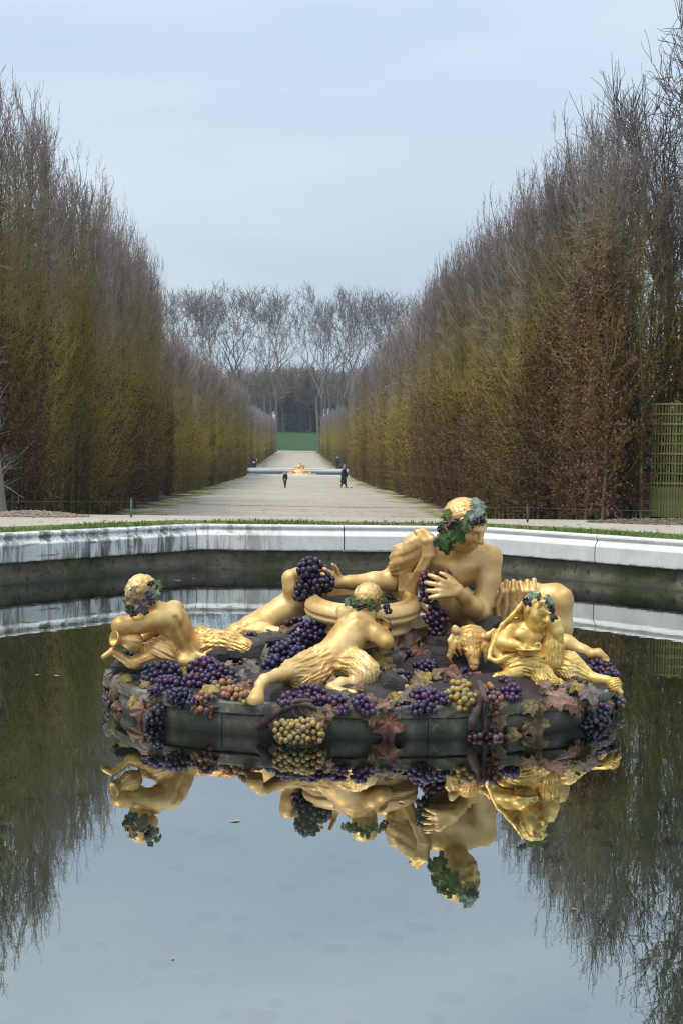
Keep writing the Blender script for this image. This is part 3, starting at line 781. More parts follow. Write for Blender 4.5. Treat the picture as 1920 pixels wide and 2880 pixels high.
# ------------------------------------------------------------------ free-growing bare trees
def bare_tree(seed, H, trunk_h, spread, r0, levels=5, fork=(2, 3), wig=.12, up=.35, rmin=.012, droop=0.0, twig_n=6, lean=0.0, ang=(.3, .65)):
    r = np.random.default_rng(seed); segs = {0: [], 1: []}
    def grow(p, d, L, rad, lev):
        k = 6; pts = [p]; dd = d.copy()
        for i in range(k - 1):
            dd = dd + r.normal(size=3) * wig * (.35 if lev == 0 else 1) + np.array([0, 0, up * .12 - droop * (lev > 2) * .12]); dd /= np.linalg.norm(dd)
            pts.append(pts[-1] + dd * L / (k - 1))
        e = rad * (.62 if lev else .7)
        segs[0 if lev < 2 else 1].append((np.array(pts), np.linspace(rad, e, k)))
        if lev >= levels: return
        nf = r.integers(fork[0], fork[1] + 1)
        for j in range(nf):
            a = r.uniform(*ang) * spread; az = r.uniform(0, 6.28) if nf != 2 else j * math.pi + r.normal() * .8
            u = np.cross(dd, [.3, .8, .1]); u /= np.linalg.norm(u); w = np.cross(dd, u)
            nd = dd * math.cos(a) + (u * math.cos(az) + w * math.sin(az)) * math.sin(a); nd[2] += up * .3 - droop * (lev > 2) * .4; nd /= np.linalg.norm(nd)
            grow(pts[-1], nd, L * r.uniform(.62, .85) if lev else (H - trunk_h) * r.uniform(.26, .36), max(e * (.78 if nf > 1 else .9), rmin), lev + 1)
        if lev > 0:
            for j in range(2 if lev < levels - 1 else twig_n):
                b = pts[r.integers(1, k)]; nd = dd + r.normal(size=3) * .75 + [0, 0, up * .5]; nd /= np.linalg.norm(nd)
                if lev >= levels - 1: segs[1].append((np.array([b + nd * L * .6 * t + r.normal(size=3) * .03 * L * t for t in np.linspace(0, 1, 6)]), np.linspace(max(e * .45, rmin), rmin * .5, 6)))
                else: grow(b, nd, L * .55, max(e * .5, rmin), max(lev + 1, levels - 1))
    grow(np.zeros(3), np.array([lean, 0, 1.0]), trunk_h, r0, 0)
    A = tubes(np.array([s[0] for s in segs[0]]), np.array([s[1] for s in segs[0]]), 8)
    B = tubes(np.array([s[0] for s in segs[1]]), np.array([s[1] for s in segs[1]]), 4)
    top = max(A[0][:, 2].max(), B[0][:, 2].max()); s = H / top
    return mesh_np('trunk', A[0] * s, A[1]), mesh_np('crown', B[0] * s, B[1]), None
M_plane = simple_mat('plane_bark', (.12, .115, .09), (.21, .2, .165), .5, .9, rnd=.12)
M_plane_twig = simple_mat('plane_twigs', (.13, .115, .10), (.2, .18, .16), 1, .9, rnd=.12)
M_wood = simple_mat('wood_bark', (.12, .105, .075), (.19, .17, .12), 2, .9, rnd=.2)
M_wood_twig = simple_mat('wood_twigs', (.10, .085, .08), (.16, .135, .125), .8, .9, rnd=.2)
M_brown_twig = simple_mat('brown_twigs', (.17, .12, .085), (.26, .19, .14), .8, .9, rnd=.25)

K_plane = [bare_tree(200 + i, 48, 15, 1.0, .40, levels=6, fork=(2, 2), wig=.13, up=.6, rmin=.04, twig_n=3) for i in range(4)]
GP = 'tall plane trees flanking the far lawn'
for i, (px, Y, s) in enumerate(((775, 322, 1.0), (896, 320, 1.0), (700, 345, .98), (560, 350, .96), (490, 335, .99), (640, 372, .92), (985, 345, 1.0), (1030, 330, .97), (1085, 350, 1.02), (1130, 336, 1.0), (1180, 362, 1.03), (945, 375, .92), (600, 330, .98), (735, 420, .72), (830, 440, .52), (1240, 350, .98), (430, 345, .92), (742, 372, .95), (918, 366, .93), (655, 352, 1.0), (925, 352, .98), (1055, 358, 1.0), (525, 360, 1.0), (675, 334, 1.0), (760, 340, .98), (910, 334, 1.0), (965, 326, .98), (615, 358, 1.0), (575, 328, .97), (1010, 350, 1.02))):
    x = P(px, 1270, Y)[0]
    put_tree(K_plane[i % 4], x, Y, 1.9 * i, (s * 1.15, s * 1.15, s), ('tall bare plane tree at the left edge of the far lawn', 'tall bare plane tree at the right edge of the far lawn')[i] if i < 2 else 'tall bare plane tree with forked pale limbs beyond the far hedges', None if i < 2 else GP, 'plane_tree', mats=(M_plane, M_plane_twig, None))
# dark wood behind the lawn
K_wood = [bare_tree(230 + i, 20, 5, 1.05, .3, levels=4, fork=(3, 4), wig=.16, up=.3, rmin=.045, twig_n=12) for i in range(3)]
rw = np.random.default_rng(31)
for i in range(72):
    Y = rw.uniform(405, 470); px = rw.uniform(640, 1010) if i < 56 else rw.uniform(330, 1400)
    s = rw.uniform(.85, 1.35)
    put_tree(K_wood[i % 3], P(px, 1270, Y)[0], Y, rw.uniform(0, 6), (s * 1.2, s * 1.2, s), 'brownish bare tree in the wood behind the far green lawn', 'trees of the wood behind the lawn', 'woodland_tree', mats=(M_wood, M_brown_twig, None))
# dark conifers in the gap of the wood
def conifer(seed, H):
    r = np.random.default_rng(seed); n = 900
    t = r.uniform(.05, 1, n); R = (1 - t) * H * .2 + .3; az = r.uniform(0, 6.28, n); q = np.linspace(0, 1, 4)
    d = np.stack([np.cos(az), np.sin(az), np.full(n, -.25)], 1)
    B = np.stack([0 * t, 0 * t, t * H], 1)[:, None, :] + d[:, None, :] * (R * r.uniform(.5, 1.1, n))[:, None, None] * q[None, :, None]
    B[:, :, 2] += r.normal(size=(n, 4)) * .15
    trunk = tubes(np.array([[[0, 0, z] for z in np.linspace(0, H, 6)]]), np.linspace(.35, .05, 6)[None], 7)
    return mesh_np('trunk', *trunk), mesh_np('crown', *tubes(B, np.linspace(.16, .06, 4)[None].repeat(n, 0), 3)), None
M_fir = simple_mat('fir_needles', (.012, .024, .022), (.03, .048, .04), 1, .9, rnd=.2)
K_fir = [conifer(250, 22), conifer(251, 17)]
for i, (px, Y) in enumerate(((812, 412), (838, 418), (862, 410), (790, 425), (880, 428), (848, 440))):
    put_tree(K_fir[i % 2], P(px, 1270, Y)[0], Y, i, (1, 1, .9 + .05 * i), 'dark evergreen fir among bare trees behind the far lawn', 'firs behind the far lawn', 'fir_tree', mats=(M_wood, M_fir, None))
# taller trees behind the right hedge, a few behind the left one
K_back = [bare_tree(260 + i, 14.5, 3.2, .62, .16, levels=5, fork=(2, 3), wig=.12, up=.75, rmin=.011, twig_n=9) for i in range(3)]
spots = [(13.2, 25.5, 1.12), (11.6, 28.5, 1.12), (13.5, 31, 1.05), (10.6, 33, .98), (12.6, 36, 1.0), (9.7, 38.5, .9), (11.8, 42, .9), (9.4, 46, .86), (11.2, 50, .86), (9.0, 55, .84), (11.0, 60, .84), (9.2, 67, .86), (10.5, 75, .9), (9.0, 84, .9), (10, 95, .95), (9, 108, .96), (10.5, 120, 1.0), (13, 40, .95), (13.5, 54, .9), (13, 70, .9), (15.5, 29, 1.15), (15.8, 34, 1.1), (16.5, 26, 1.15), (12.4, 27, 1.3), (14.5, 28, 1.3), (11.6, 31, 1.12)]
for i, (x, y, s) in enumerate(spots):
    put_tree(K_back[i % 3], x, y, i * 2.1, (s, s, s), 'bare grey-brown tree rising behind the right-hand clipped hedge', 'trees behind the right hedge', 'bare_tree', mats=(M_wood, M_wood_twig, None))
# the tree whose twigs hang into the top right corner
K_over = bare_tree(280, 15, 4.5, 1.1, .22, levels=5, fork=(2, 3), wig=.2, up=.15, rmin=.009, droop=.5, twig_n=8)
put_tree(K_over, 17.4, 18.6, 1.0, (1, 1, .86), 'dark twisted tree leaning in from the top right corner', None, 'overhanging_tree', mats=(M_wood, simple_mat('dark_twigs', (.03, .026, .022), (.06, .052, .045), 2, .9), None))
# slender grey tree at the left edge, standing in front of the hedge
def edge_tree():
    r = np.random.default_rng(291); z = np.linspace(0, 9.6, 16)
    pts = np.stack([-.18 * np.sin(z * .45) + .05 * np.sin(z * 1.9) - .02 * z, .05 * np.cos(z), z], 1); rad = np.interp(z, [0, .5, 9.6], [.12, .085, .018])
    tr = tubes(pts[None], rad[None], 10); ps = []
    B, R = [], []
    for i in range(120):
        t = r.uniform(.05, .98); k = int(t * 15); p = pts[k] * (1 - (t * 15 - k)) + pts[min(k + 1, 15)] * (t * 15 - k)
        az = r.uniform(0, 6.28); d = np.array([math.cos(az), math.sin(az), r.uniform(-.2, .8)]); L = r.uniform(.25, .95) * (1 - .4 * t)
        b = [p]
        for j in range(5): d = d + r.normal(size=3) * .28 + [0, 0, .1]; d /= np.linalg.norm(d); b.append(b[-1] + d * L / 5)
        B.append(b); R.append(np.linspace(.013, .004, 6))
        for j in range(3):
            d2 = d + r.normal(size=3) * .7; s = np.array(b[r.integers(1, 6)]); B.append([s + d2 * .35 * L * q for q in np.linspace(0, 1, 6)]); R.append(np.linspace(.006, .003, 6))
    return mesh_np('trunk', *tr), mesh_np('crown', *tubes(np.array(B), np.array(R), 4)), None
K_edge = edge_tree(); M_pale = simple_mat('pale_bark', (.16, .15, .12), (.26, .25, .21), 3, .85)
p = P(4, 1452, 26.2)
put_tree(K_edge, p[0], 26.2, 0, (1, 1, 1), 'slender pale grey tree with curly side twigs in front of the left hedge', None, 'slender_tree', mats=(M_pale, M_pale, None))

# ------------------------------------------------------------------ trellis fence at the right, wire fence, gravel heap
M_lath = simple_mat('mossy_lath', (.13, .135, .035), (.25, .25, .075), 2.5, .85, rnd=.2)
M_lath_board = simple_mat('mossy_board', (.13, .13, .05), (.2, .2, .085), 2.5, .85, rnd=.2)
tp = np.array([10.0, 30.6]); td = np.array([math.cos(math.radians(-28)), math.sin(math.radians(-28))]); tn = np.array([-td[1], td[0]])
tz = float(ground_z(29.5)) + .02
tre = thing('trellis_fence', 'mossy green lattice fence with boarded foot beyond the right hedge end', 'fence', (tp[0], tp[1], tz))
tre.rotation_euler = (0, 0, math.radians(-28))
for i in range(7):
    put_tree(K_low[i % 2] if i % 3 else K_bare[i % 4], 9.9 + i * 1.0, 32.6 - i * .45, -.5 + (i % 2) * math.pi, (1.1, 1, 1.0), 'hornbeam of the hedge that stands behind the trellis fence', 'hornbeams behind the trellis', z=.4)
me_v = mesh_join('lath', [box(-.016, .016, -.012, .012, 0, 3.1)], False)
me_h = mesh_join('lath', [box(-.35, 3.6, -.034, -.0125, -.022, .022)], False)
me_b = mesh_join('board', [box(-.145, .145, .014, .036, 0, .82)], False)
for i in range(50):
    o = link('lath', me_v, M_lath, tre, ((-.3 + i * .077), 0, .02))
    o.rotation_euler = (0, 0.004 * math.sin(i * 5.1), 0); o.scale = (1, 1, 1.0 + .008 * math.sin(i * 2.3))
for i in range(9): link('lath', me_h, M_lath, tre, (0, 0, .95 + i * .268))
for i in range(12): link('board', me_b, M_lath_board, tre, (-.2 + i * .302, 0, .03 + .006 * math.sin(i * 4)))
for i in range(3): link('post', mesh_join('post', [box(-.05, .05, .04, .14, -.3, 3.2)], False), M_lath_board, tre, (.3 + i * 1.55, 0, 0))

wf = thing('wire_fence', 'low wire fence of thin posts along the grass behind the basin', 'fence', (0, 25.3, .8))
M_green_post = simple_mat('green_post', (.07, .14, .095), (.12, .20, .14), 8, .6); M_dark_post = simple_mat('dark_post', (.05, .052, .055), (.08, .082, .085), 8, .6)
posts = []
for px, py_top, py_bot, Y, mm in ((-900, 1395, 1455, 25.6, M_green_post), (370, 1404, 1464, 25.6, M_green_post), (1482, 1420, 1474, 24.9, M_dark_post), (2300, 1430, 1500, 23, M_dark_post)):
    a, t = P(px, py_bot, Y), P(px, py_top, Y); a[2] = float(ground_z(a[1])) - .05
    if px in (-900, 2300): t[2] = a[2] + .55
    V, F = tube_path([a, (a + t) / 2, t], [.024, .024, .024], 8, 1)
    o = part('post', mesh_join('post', [(V, F)]), mm, wf); o['label'] = 'green painted post' if mm is M_green_post else 'dark grey post'
    V, F = tube_path([t - [0, 0, .001], t + [0, 0, .012], t + [0, 0, .02]], [.03, .03, .012], 8, 1); part('post_cap', mesh_join('post_cap', [(V, F)]), mm, wf)
    posts.append(t)
M_wire = simple_mat('wire', (.09, .09, .09), (.13, .13, .13), 5, .5, .6)
for dz in (-.06,):
    pts = []
    for a, b in zip(posts[:-1], posts[1:]):
        for s in np.linspace(0, 1, 12, endpoint=False): pts.append(a * (1 - s) + b * s + [0, 0, dz - .05 * 4 * s * (1 - s)])
    V, F = tubes(np.array(pts)[None], np.full((1, len(pts)), .0035), 5); part('wire', mesh_np('wire', V, F), M_wire, wf)

def heap(name, c, R, h, m, label, seed, n=900, ps=(.015, .04)):
    r = np.random.default_rng(seed); iv, ifc = icosphere(1, 1); V, F = [], []
    for i in range(n):
        rr = R * math.sqrt(r.uniform()); a = r.uniform(0, 6.28); z = h * (1 - (rr / R) ** 1.5) + .01
        x, y = c[0] + rr * math.cos(a), c[1] + rr * .6 * math.sin(a)
        V.append(iv * r.uniform(*ps) * r.uniform(.6, 1.3, 3) + [x, y, float(ground_z(y)) + z]); F.append(ifc + len(iv) * i)
    a = np.linspace(0, 2 * math.pi, 25)[:-1]; k = len(iv) * n; dome = []
    for q in (1.05, .7, .35, .01):
        for t in a: y = c[1] + R * q * .6 * math.sin(t); dome.append((c[0] + R * q * math.cos(t), y, float(ground_z(y)) + max(h * (1 - q ** 1.5), -.02)))
    V.append(np.array(dome)); idx = np.arange(96).reshape(4, 24); nx = np.roll(idx, -1, 1)
    Fd = np.stack([idx[:-1], nx[:-1], nx[1:], idx[1:]], -1).reshape(-1, 4) + k
    F = np.concatenate([np.concatenate(F)[:, [0, 1, 2, 2]], Fd])
    return tag(link(name, mesh_join(name, [(np.concatenate(V), F)]), m), label, 'gravel', kind='stuff')
M_heap = simple_mat('heap_gravel', (.22, .165, .125), (.40, .33, .27), 40, .9)
heap('gravel_heap', P(90, 1455, 25.4)[:2] , 1.25, .11, M_heap, 'low heap of pinkish gravel in front of the left hedge', 3)
heap('bare_soil', P(1880, 1500, 25.4)[:2], 1.9, .08, simple_mat('soil', (.10, .075, .05), (.26, .21, .16), 12, .95), 'strip of bare brown soil and stones before the trellis', 4, n=500, ps=(.012, .045))
# ------------------------------------------------------------------ the stone island
LEAN = 0.0; HEADY = 10.0
def depth(Y, py):
    """the group is shallower than its working layout: depths behind 9.6 m are drawn together; LEAN bends an upright torso forward"""
    Y = Y - LEAN * min(1.0, max(0.0, (1700 - py) / 220))
    return Y if Y < 9.6 else 9.6 + (Y - 9.6) * .56
def undepth(y): return y if y < 9.6 else 9.6 + (y - 9.6) / .56
IX, IY = 0.67, 10.50
IRX, IRY, IN = 2.32, 1.50, 2.25
def island_xy(a, s=1.0):
    c, sn = np.cos(a), np.sin(a); k = (np.abs(c) ** IN + np.abs(sn) ** IN) ** (-1 / IN)
    return IX + IRX * s * k * c, IY + IRY * s * k * sn
def mound_z(s): return np.interp(s, [0, .3, .55, .8, .93, 1.0, 1.2], [.57, .50, .37, .295, .268, .262, .262])
def ground_at(x, y):
    s = (np.abs((x - IX) / IRX) ** IN + np.abs((y - IY) / IRY) ** IN) ** (1 / IN); return mound_z(s)
def slate():
    m, nt, b = new_mat('wet_slate'); n = N(nt); v = n.coord('Object')
    col = n.ramp(n.noise(v, 3.0, 6, .65), [(0.3, (.03, .027, .027)), (0.55, (.085, .076, .076)), (0.75, (.22, .205, .205))])
    brown = n.ramp(n.noise(v, 1.4, 4), [(0.45, 0.0), (0.62, .8)]); col = n.mix(brown, col, (.07, .04, .034))
    n.link(col, b.inputs['Base Color']); b.inputs['Roughness'].default_value = .5
    n.bump(n.noise(n.coord('Object', (2, 2, 7)), 7, 8, .75), b, 1.0, .05)
    return m
def ledge():
    m, nt, b = new_mat('ledge_stone'); n = N(nt); g = n.node('ShaderNodeNewGeometry'); pos = g.outputs['Position']; z = n.xyz(pos)[2]
    col = n.ramp(n.noise(pos, 5.5, 8, .72), [(0.3, (.09, .08, .062)), (0.52, (.22, .2, .165)), (0.7, (.42, .39, .335))])
    green = n.ramp(n.noise(pos, 2.1, 6, .65), [(0.48, 0.0), (0.6, .8)]); col = n.mix(green, col, (.075, .08, .022)); lime = n.ramp(n.noise(pos, 6.5, 4, .7), [(0.60, 0.0), (0.68, .7)]); col = n.mix(lime, col, (.42, .40, .35))
    wet = n.ramp(n.math('ADD', z, n.math('MULTIPLY', n.noise(pos, 5, 3), .05)), [(0.05, .9), (0.13, 0.0)]); col = n.mix(wet, col, (.03, .03, .02))
    n.link(col, b.inputs['Base Color']); b.inputs['Roughness'].default_value = .7
    n.bump(n.noise(pos, 14, 6, .7), b, .6, .015)
    return m
M_slate, M_ledge = slate(), ledge()
isl = thing('fountain_island', 'round stone island of wet ledge blocks, vine leaves and stems in the basin', 'fountain', (IX, IY, 0))
# lower drum and upper ledge, both of cut blocks
def ring_blocks(name, s_out, s_in, z0, z1, cuts, m, seed):
    r = np.random.default_rng(seed)
    for a, b in zip(cuts[:-1], cuts[1:]):
        g = .0009; aa = np.linspace(a + g, b - g, 9); so = s_out + r.normal() * .0015; dz = r.normal() * .004
        prof = [(s_in, z0), (so - .004, z0), (so, z0 + .008), (so + .001, (z0 + z1) / 2), (so - .001, z1 - .014 + dz), (so - .007, z1 + dz), (s_in, z1 + dz + .004)]
        V = []
        for t in aa:
            for s, z in prof:
                x, y = island_xy(t, s + .0016 * r.normal() * (s > s_in)); V.append((x, y, z + .002 * r.normal()))
        k = len(prof); idx = np.arange(9 * k).reshape(9, k); nx = np.roll(idx, -1, 1)
        F = np.stack([idx[:-1], idx[1:], nx[1:], nx[:-1]], -1).reshape(-1, 4)
        V = np.array(V); c0 = len(V); V = np.concatenate([V, [V[:k].mean(0), V[-k:].mean(0)]])
        ends = [(c0, j, (j + 1) % k, (j + 1) % k) for j in range(k)] + [(c0 + 1, c0 - k + (j + 1) % k, c0 - k + j, c0 - k + j) for j in range(k)]
        part(name, mesh_join(name, [(V, np.concatenate([F, ends]))], False), m, isl)
ring_blocks('ledge_block', 1.0, .76, .165, .262, np.cumsum([.1] + [.3, .42, .35, .4, .33, .38, .45, .3, .36, .41, .34, .39, .37, .33, .4, .38, .28]) + 2.9, M_ledge, 1)
ring_blocks('drum_block', .985, .76, -.6, .158, np.linspace(3.05, 3.05 + 2 * math.pi, 18), M_ledge, 2)
a = np.linspace(0, 2 * math.pi, 145)[:-1]; V = []; rr_ = np.random.default_rng(8)
S = [.99, .965, .935, .90, .86, .82, .78, .74, .69, .64, .59, .54, .48, .42, .36, .30, .24, .17, .08]
for s in S:
    x, y = island_xy(a, s); p3 = np.stack([x, y, np.zeros_like(x)], 1)
    z = mound_z(s) + (.09 * np.abs(sines(p3, 4.5, 3)) + .05 * np.abs(sines(p3, 13, 4)) + .022 * sines(p3, 38, 5)) * min(1, (1 - s) * 6) - .012
    V.append(np.stack([x, y, z], 1))
idx = np.arange(len(S) * 144).reshape(len(S), 144); nx = np.roll(idx, -1, 1)
F = np.stack([idx[:-1], nx[:-1], nx[1:], idx[1:]], -1).reshape(-1, 4)
V = np.concatenate(V); F = np.concatenate([F, [(idx[-1, j], idx[-1, (j + 1) % 144], len(V), len(V)) for j in range(144)]]); V = np.concatenate([V, [(IX, IY, .6)]])
part('rock_mound', mesh_join('rock_mound', [(V, F)]), M_slate, isl)
# loose-looking slabs of rock
def slab(c, rx, rz, ry, ang, seed):
    import bmesh
    r = np.random.default_rng(seed); Y = c[2]; t = math.radians(-ang); bm = bmesh.new()
    for i in range(26):
        d = r.normal(size=3); d /= np.linalg.norm(d); d = np.sign(d) * np.abs(d) ** .75; d *= r.uniform(.82, 1.0) * np.array([U(rx, Y), U(ry, Y), U(rz, Y)])
        bm.verts.new((d[0] * math.cos(t) + d[2] * math.sin(t), d[1], -d[0] * math.sin(t) + d[2] * math.cos(t)))
    bmesh.ops.convex_hull(bm, input=bm.verts)
    bmesh.ops.delete(bm, geom=[v for v in bm.verts if not v.link_faces], context='VERTS')
    bmesh.ops.triangulate(bm, faces=bm.faces[:]); bmesh.ops.subdivide_edges(bm, edges=[e for e in bm.edges if e.calc_length() > .09], cuts=1, use_grid_fill=True)
    for v in bm.verts: v.co += Vector(r.normal(size=3).tolist()) * .003
    me = bpy.data.meshes.new('rock'); bm.to_mesh(me); bm.free(); me.transform(Matrix.Translation(Vector(P(*c).tolist())))
    part('rock', me, M_slate, isl)
for q in (((1375, 1768, 11.15), 62, 36, 60, 22, 1), ((1105, 1928, 9.45), 52, 40, 50, -35, 2), ((615, 1842, 10.5), 38, 24, 40, 5, 3), ((1560, 1945, 9.6), 70, 22, 50, 4, 4), ((650, 1892, 10.0), 62, 22, 40, 6, 5), ((790, 1965, 9.25), 36, 26, 36, 0, 6), ((370, 1868, 10.5), 60, 26, 60, 0, 7), ((1240, 1856, 10.3), 56, 40, 56, 0, 8), ((1150, 1910, 9.8), 60, 30, 50, 0, 9), ((1330, 1920, 9.6), 60, 26, 50, 0, 10), ((785, 1806, 11.0), 80, 34, 70, 0, 11), ((700, 1830, 10.8), 80, 40, 70, 0, 12), ((1235, 1812, 10.9), 52, 34, 50, 0, 13), ((1440, 1800, 11.3), 80, 50, 80, 0, 14), ((1600, 1850, 11.0), 70, 40, 80, 0, 15)): slab(*q)

rk = np.random.default_rng(77)
for i in range(30):                    # broken slate between the leaves
    s_ = rk.uniform(.4, .92); a_ = rk.uniform(math.pi * 1.02, math.pi * 1.98) if i < 22 else rk.uniform(0, 3.14); x_, y_ = island_xy(np.array(a_), s_)
    qx, qy = PX((float(x_), float(y_), float(mound_z(s_))))
    slab((qx, qy, undepth(float(y_))), rk.uniform(22, 48), rk.uniform(9, 18), rk.uniform(22, 44), rk.uniform(-20, 20), 100 + i)

# vine leaves: five lobes, toothed edge, creased along the veins, curled
def vine_leaf_mesh(seed, curl=.25):
    r = np.random.default_rng(seed); K = 60; th = np.linspace(0, 2 * math.pi, K, endpoint=False)
    lob = 0
    for a0, w, h in ((math.pi / 2, .50, 1.0), (math.pi / 2 + 1.12, .46, .88), (math.pi / 2 - 1.12, .46, .88), (math.pi / 2 + 2.1, .45, .66), (math.pi / 2 - 2.1, .45, .66)):
        d = np.abs((th - a0 + math.pi) % (2 * math.pi) - math.pi); lob = np.maximum(lob, h * (1 - np.clip(d / (w * 1.25), 0, 1) ** 1.6 * .42))
    d = np.abs((th + math.pi / 2 + math.pi) % (2 * math.pi) - math.pi); lob = np.where(d < .35, .16 + .9 * d, lob)
    lob = lob * (1 + .07 * np.sin(th * 15) + .03 * np.sin(th * 30 + 1) * (d > .35)) + r.normal(size=K) * .012
    rings = (.18, .42, .66, .86, 1.0); V = [(0, 0, 0.05)]
    for q in rings:
        x, y = lob * q * np.cos(th), lob * q * np.sin(th)
        vein = np.zeros(K)
        for a0 in (math.pi / 2, math.pi / 2 + 1.12, math.pi / 2 - 1.12, math.pi / 2 + 2.1, math.pi / 2 - 2.1):
            dd = np.abs((th - a0 + math.pi) % (2 * math.pi) - math.pi); vein -= .13 * np.exp(-(dd / .13) ** 2)
        z = q * vein - curl * (q * lob) ** 2 + .07 * np.sin(x * 4 + seed) * np.sin(y * 5 + 1) + .13 * q * q * np.sin(th * 3 + seed) + .05 * q * np.sin(th * 5 + 1.6)
        V += list(zip(x, y, z))
    V = np.array(V); F = [(0, 1 + j, 1 + (j + 1) % K, 1 + (j + 1) % K) for j in range(K)]
    for i in range(4):
        for j in range(K): F.append((1 + i * K + j, 1 + (i + 1) * K + j, 1 + (i + 1) * K + (j + 1) % K, 1 + i * K + (j + 1) % K))
    n = len(V); B = V - [0, 0, .035]; F = np.array(F)
    ring = [(1 + 4 * K + j, n + 1 + 4 * K + j, n + 1 + 4 * K + (j + 1) % K, 1 + 4 * K + (j + 1) % K) for j in range(K)]
    return mesh_join('vine_leaf', [(np.concatenate([V, B]), np.concatenate([F, F[:, ::-1] + n, ring]))])
LEAF = [vine_leaf_mesh(i, (.18, .34, .1, .45)[i]) for i in range(4)]
def leaf_mat(name, c1, c2, c3, sc=2.2):
    m, nt, b = new_mat(name); n = N(nt); v = n.coord('Object')
    oi = n.node('ShaderNodeObjectInfo'); off = n.node('ShaderNodeVectorMath', operation='ADD'); n.link(v, off.inputs[0])
    cb = n.node('ShaderNodeCombineXYZ'); n.link(n.math('MULTIPLY', oi.outputs['Random'], 40), cb.inputs[0]); n.link(cb.outputs[0], off.inputs[1])
    col = n.ramp(n.noise(off.outputs[0], sc, 5, .6), [(0.34, c1), (0.5, c2), (0.66, c3)])
    n.link(col, b.inputs['Base Color']); b.inputs['Roughness'].default_value = .5
    n.bump(n.noise(v, 12, 5, .7), b, .5, .05)
    return m
def front_Y(px, py):
    for Y in np.arange(8.5, 12.0, .02):
        p = P(px, py, Y)
        if (np.abs((p[0] - IX) / IRX) ** IN + np.abs((p[1] - IY) / IRY) ** IN) < 1.0: return Y
    return 12.0
def settle(px, py, Y, h, off, back=.25):
    """depth at which a thing traced at a pixel lies on the mound or hangs against the island's wall; h its half height"""
    p = P(px, py, Y); s = (np.abs((p[0] - IX) / IRX) ** IN + np.abs((p[1] - IY) / IRY) ** IN) ** (1 / IN)
    if p[2] < .27 or s > .99: return min(Y + .3, front_Y(px, py) - off) if p[2] < .3 else Y
    for i in range(40):
        p = P(px, py, Y)
        if p[2] >= ground_at(p[0], p[1]) + h * .35: break
        Y -= .03
    Y0 = Y
    while Y < Y0 + back:
        p = P(px, py, Y + .02)
        s = (np.abs((p[0] - IX) / IRX) ** IN + np.abs((p[1] - IY) / IRY) ** IN) ** (1 / IN)
        if s > .98 or p[2] < ground_at(p[0], p[1]) + h * .8: break
        Y += .02
    return Y
ML = {'green': leaf_mat('painted_leaf_green', (.025, .06, .015), (.085, .15, .03), (.17, .24, .085)),
      'sage': leaf_mat('painted_leaf_sage', (.13, .18, .12), (.22, .28, .2), (.32, .37, .29)),
      'red': leaf_mat('painted_leaf_red', (.10, .04, .03), (.22, .085, .06), (.36, .2, .12)),
      'pink': leaf_mat('painted_leaf_pink', (.19, .08, .055), (.32, .165, .115), (.42, .29, .2)),
      'brown': leaf_mat('painted_leaf_brown', (.10, .06, .035), (.23, .14, .07), (.36, .26, .12)),
      'grey': leaf_mat('painted_leaf_grey', (.10, .075, .058), (.20, .155, .128), (.32, .265, .22)),
      'yellow': leaf_mat('painted_leaf_yellow', (.2, .13, .04), (.42, .31, .06), (.5, .4, .2))}
def put_leaf(parent, px, py, Y, size, colr, face=(0, -1, .3), roll=0.0, kind=0, name='vine_leaf', world_pos=None):
    """size = half width in pixels; face = way the leaf's upper side looks; roll turns its tip (0 = down)"""
    if name == 'wreath_leaf': Y = HEADY - (HEADY - Y) / .56          # wreaths keep their own depth round the head
    p = P(px, py, Y) if world_pos is None else np.array(world_pos)
    zax = Vector(face).normalized(); dn = Vector((math.sin(roll), 0, -math.cos(roll))); y = (dn - zax * dn.dot(zax)).normalized(); x = y.cross(zax)
    s = U(size, Y)
    M = Matrix((x, y, zax)).transposed().to_4x4(); M = Matrix.Translation(Vector((p - np.array(parent.location)).tolist())) @ M @ Matrix.Diagonal((s, s, s, 1))
    o = bpy.data.objects.new(name, LEAF[kind]); COL.objects.link(o); o.parent = parent; o.matrix_local = M
    if len(LEAF[kind].materials) == 0: LEAF[kind].materials.append(ML['green'])
    o.material_slots[0].link = 'OBJECT'; o.material_slots[0].material = ML[colr]
    return o
DOWN, UPF = (0, -1, .12), (0, -.55, .8)
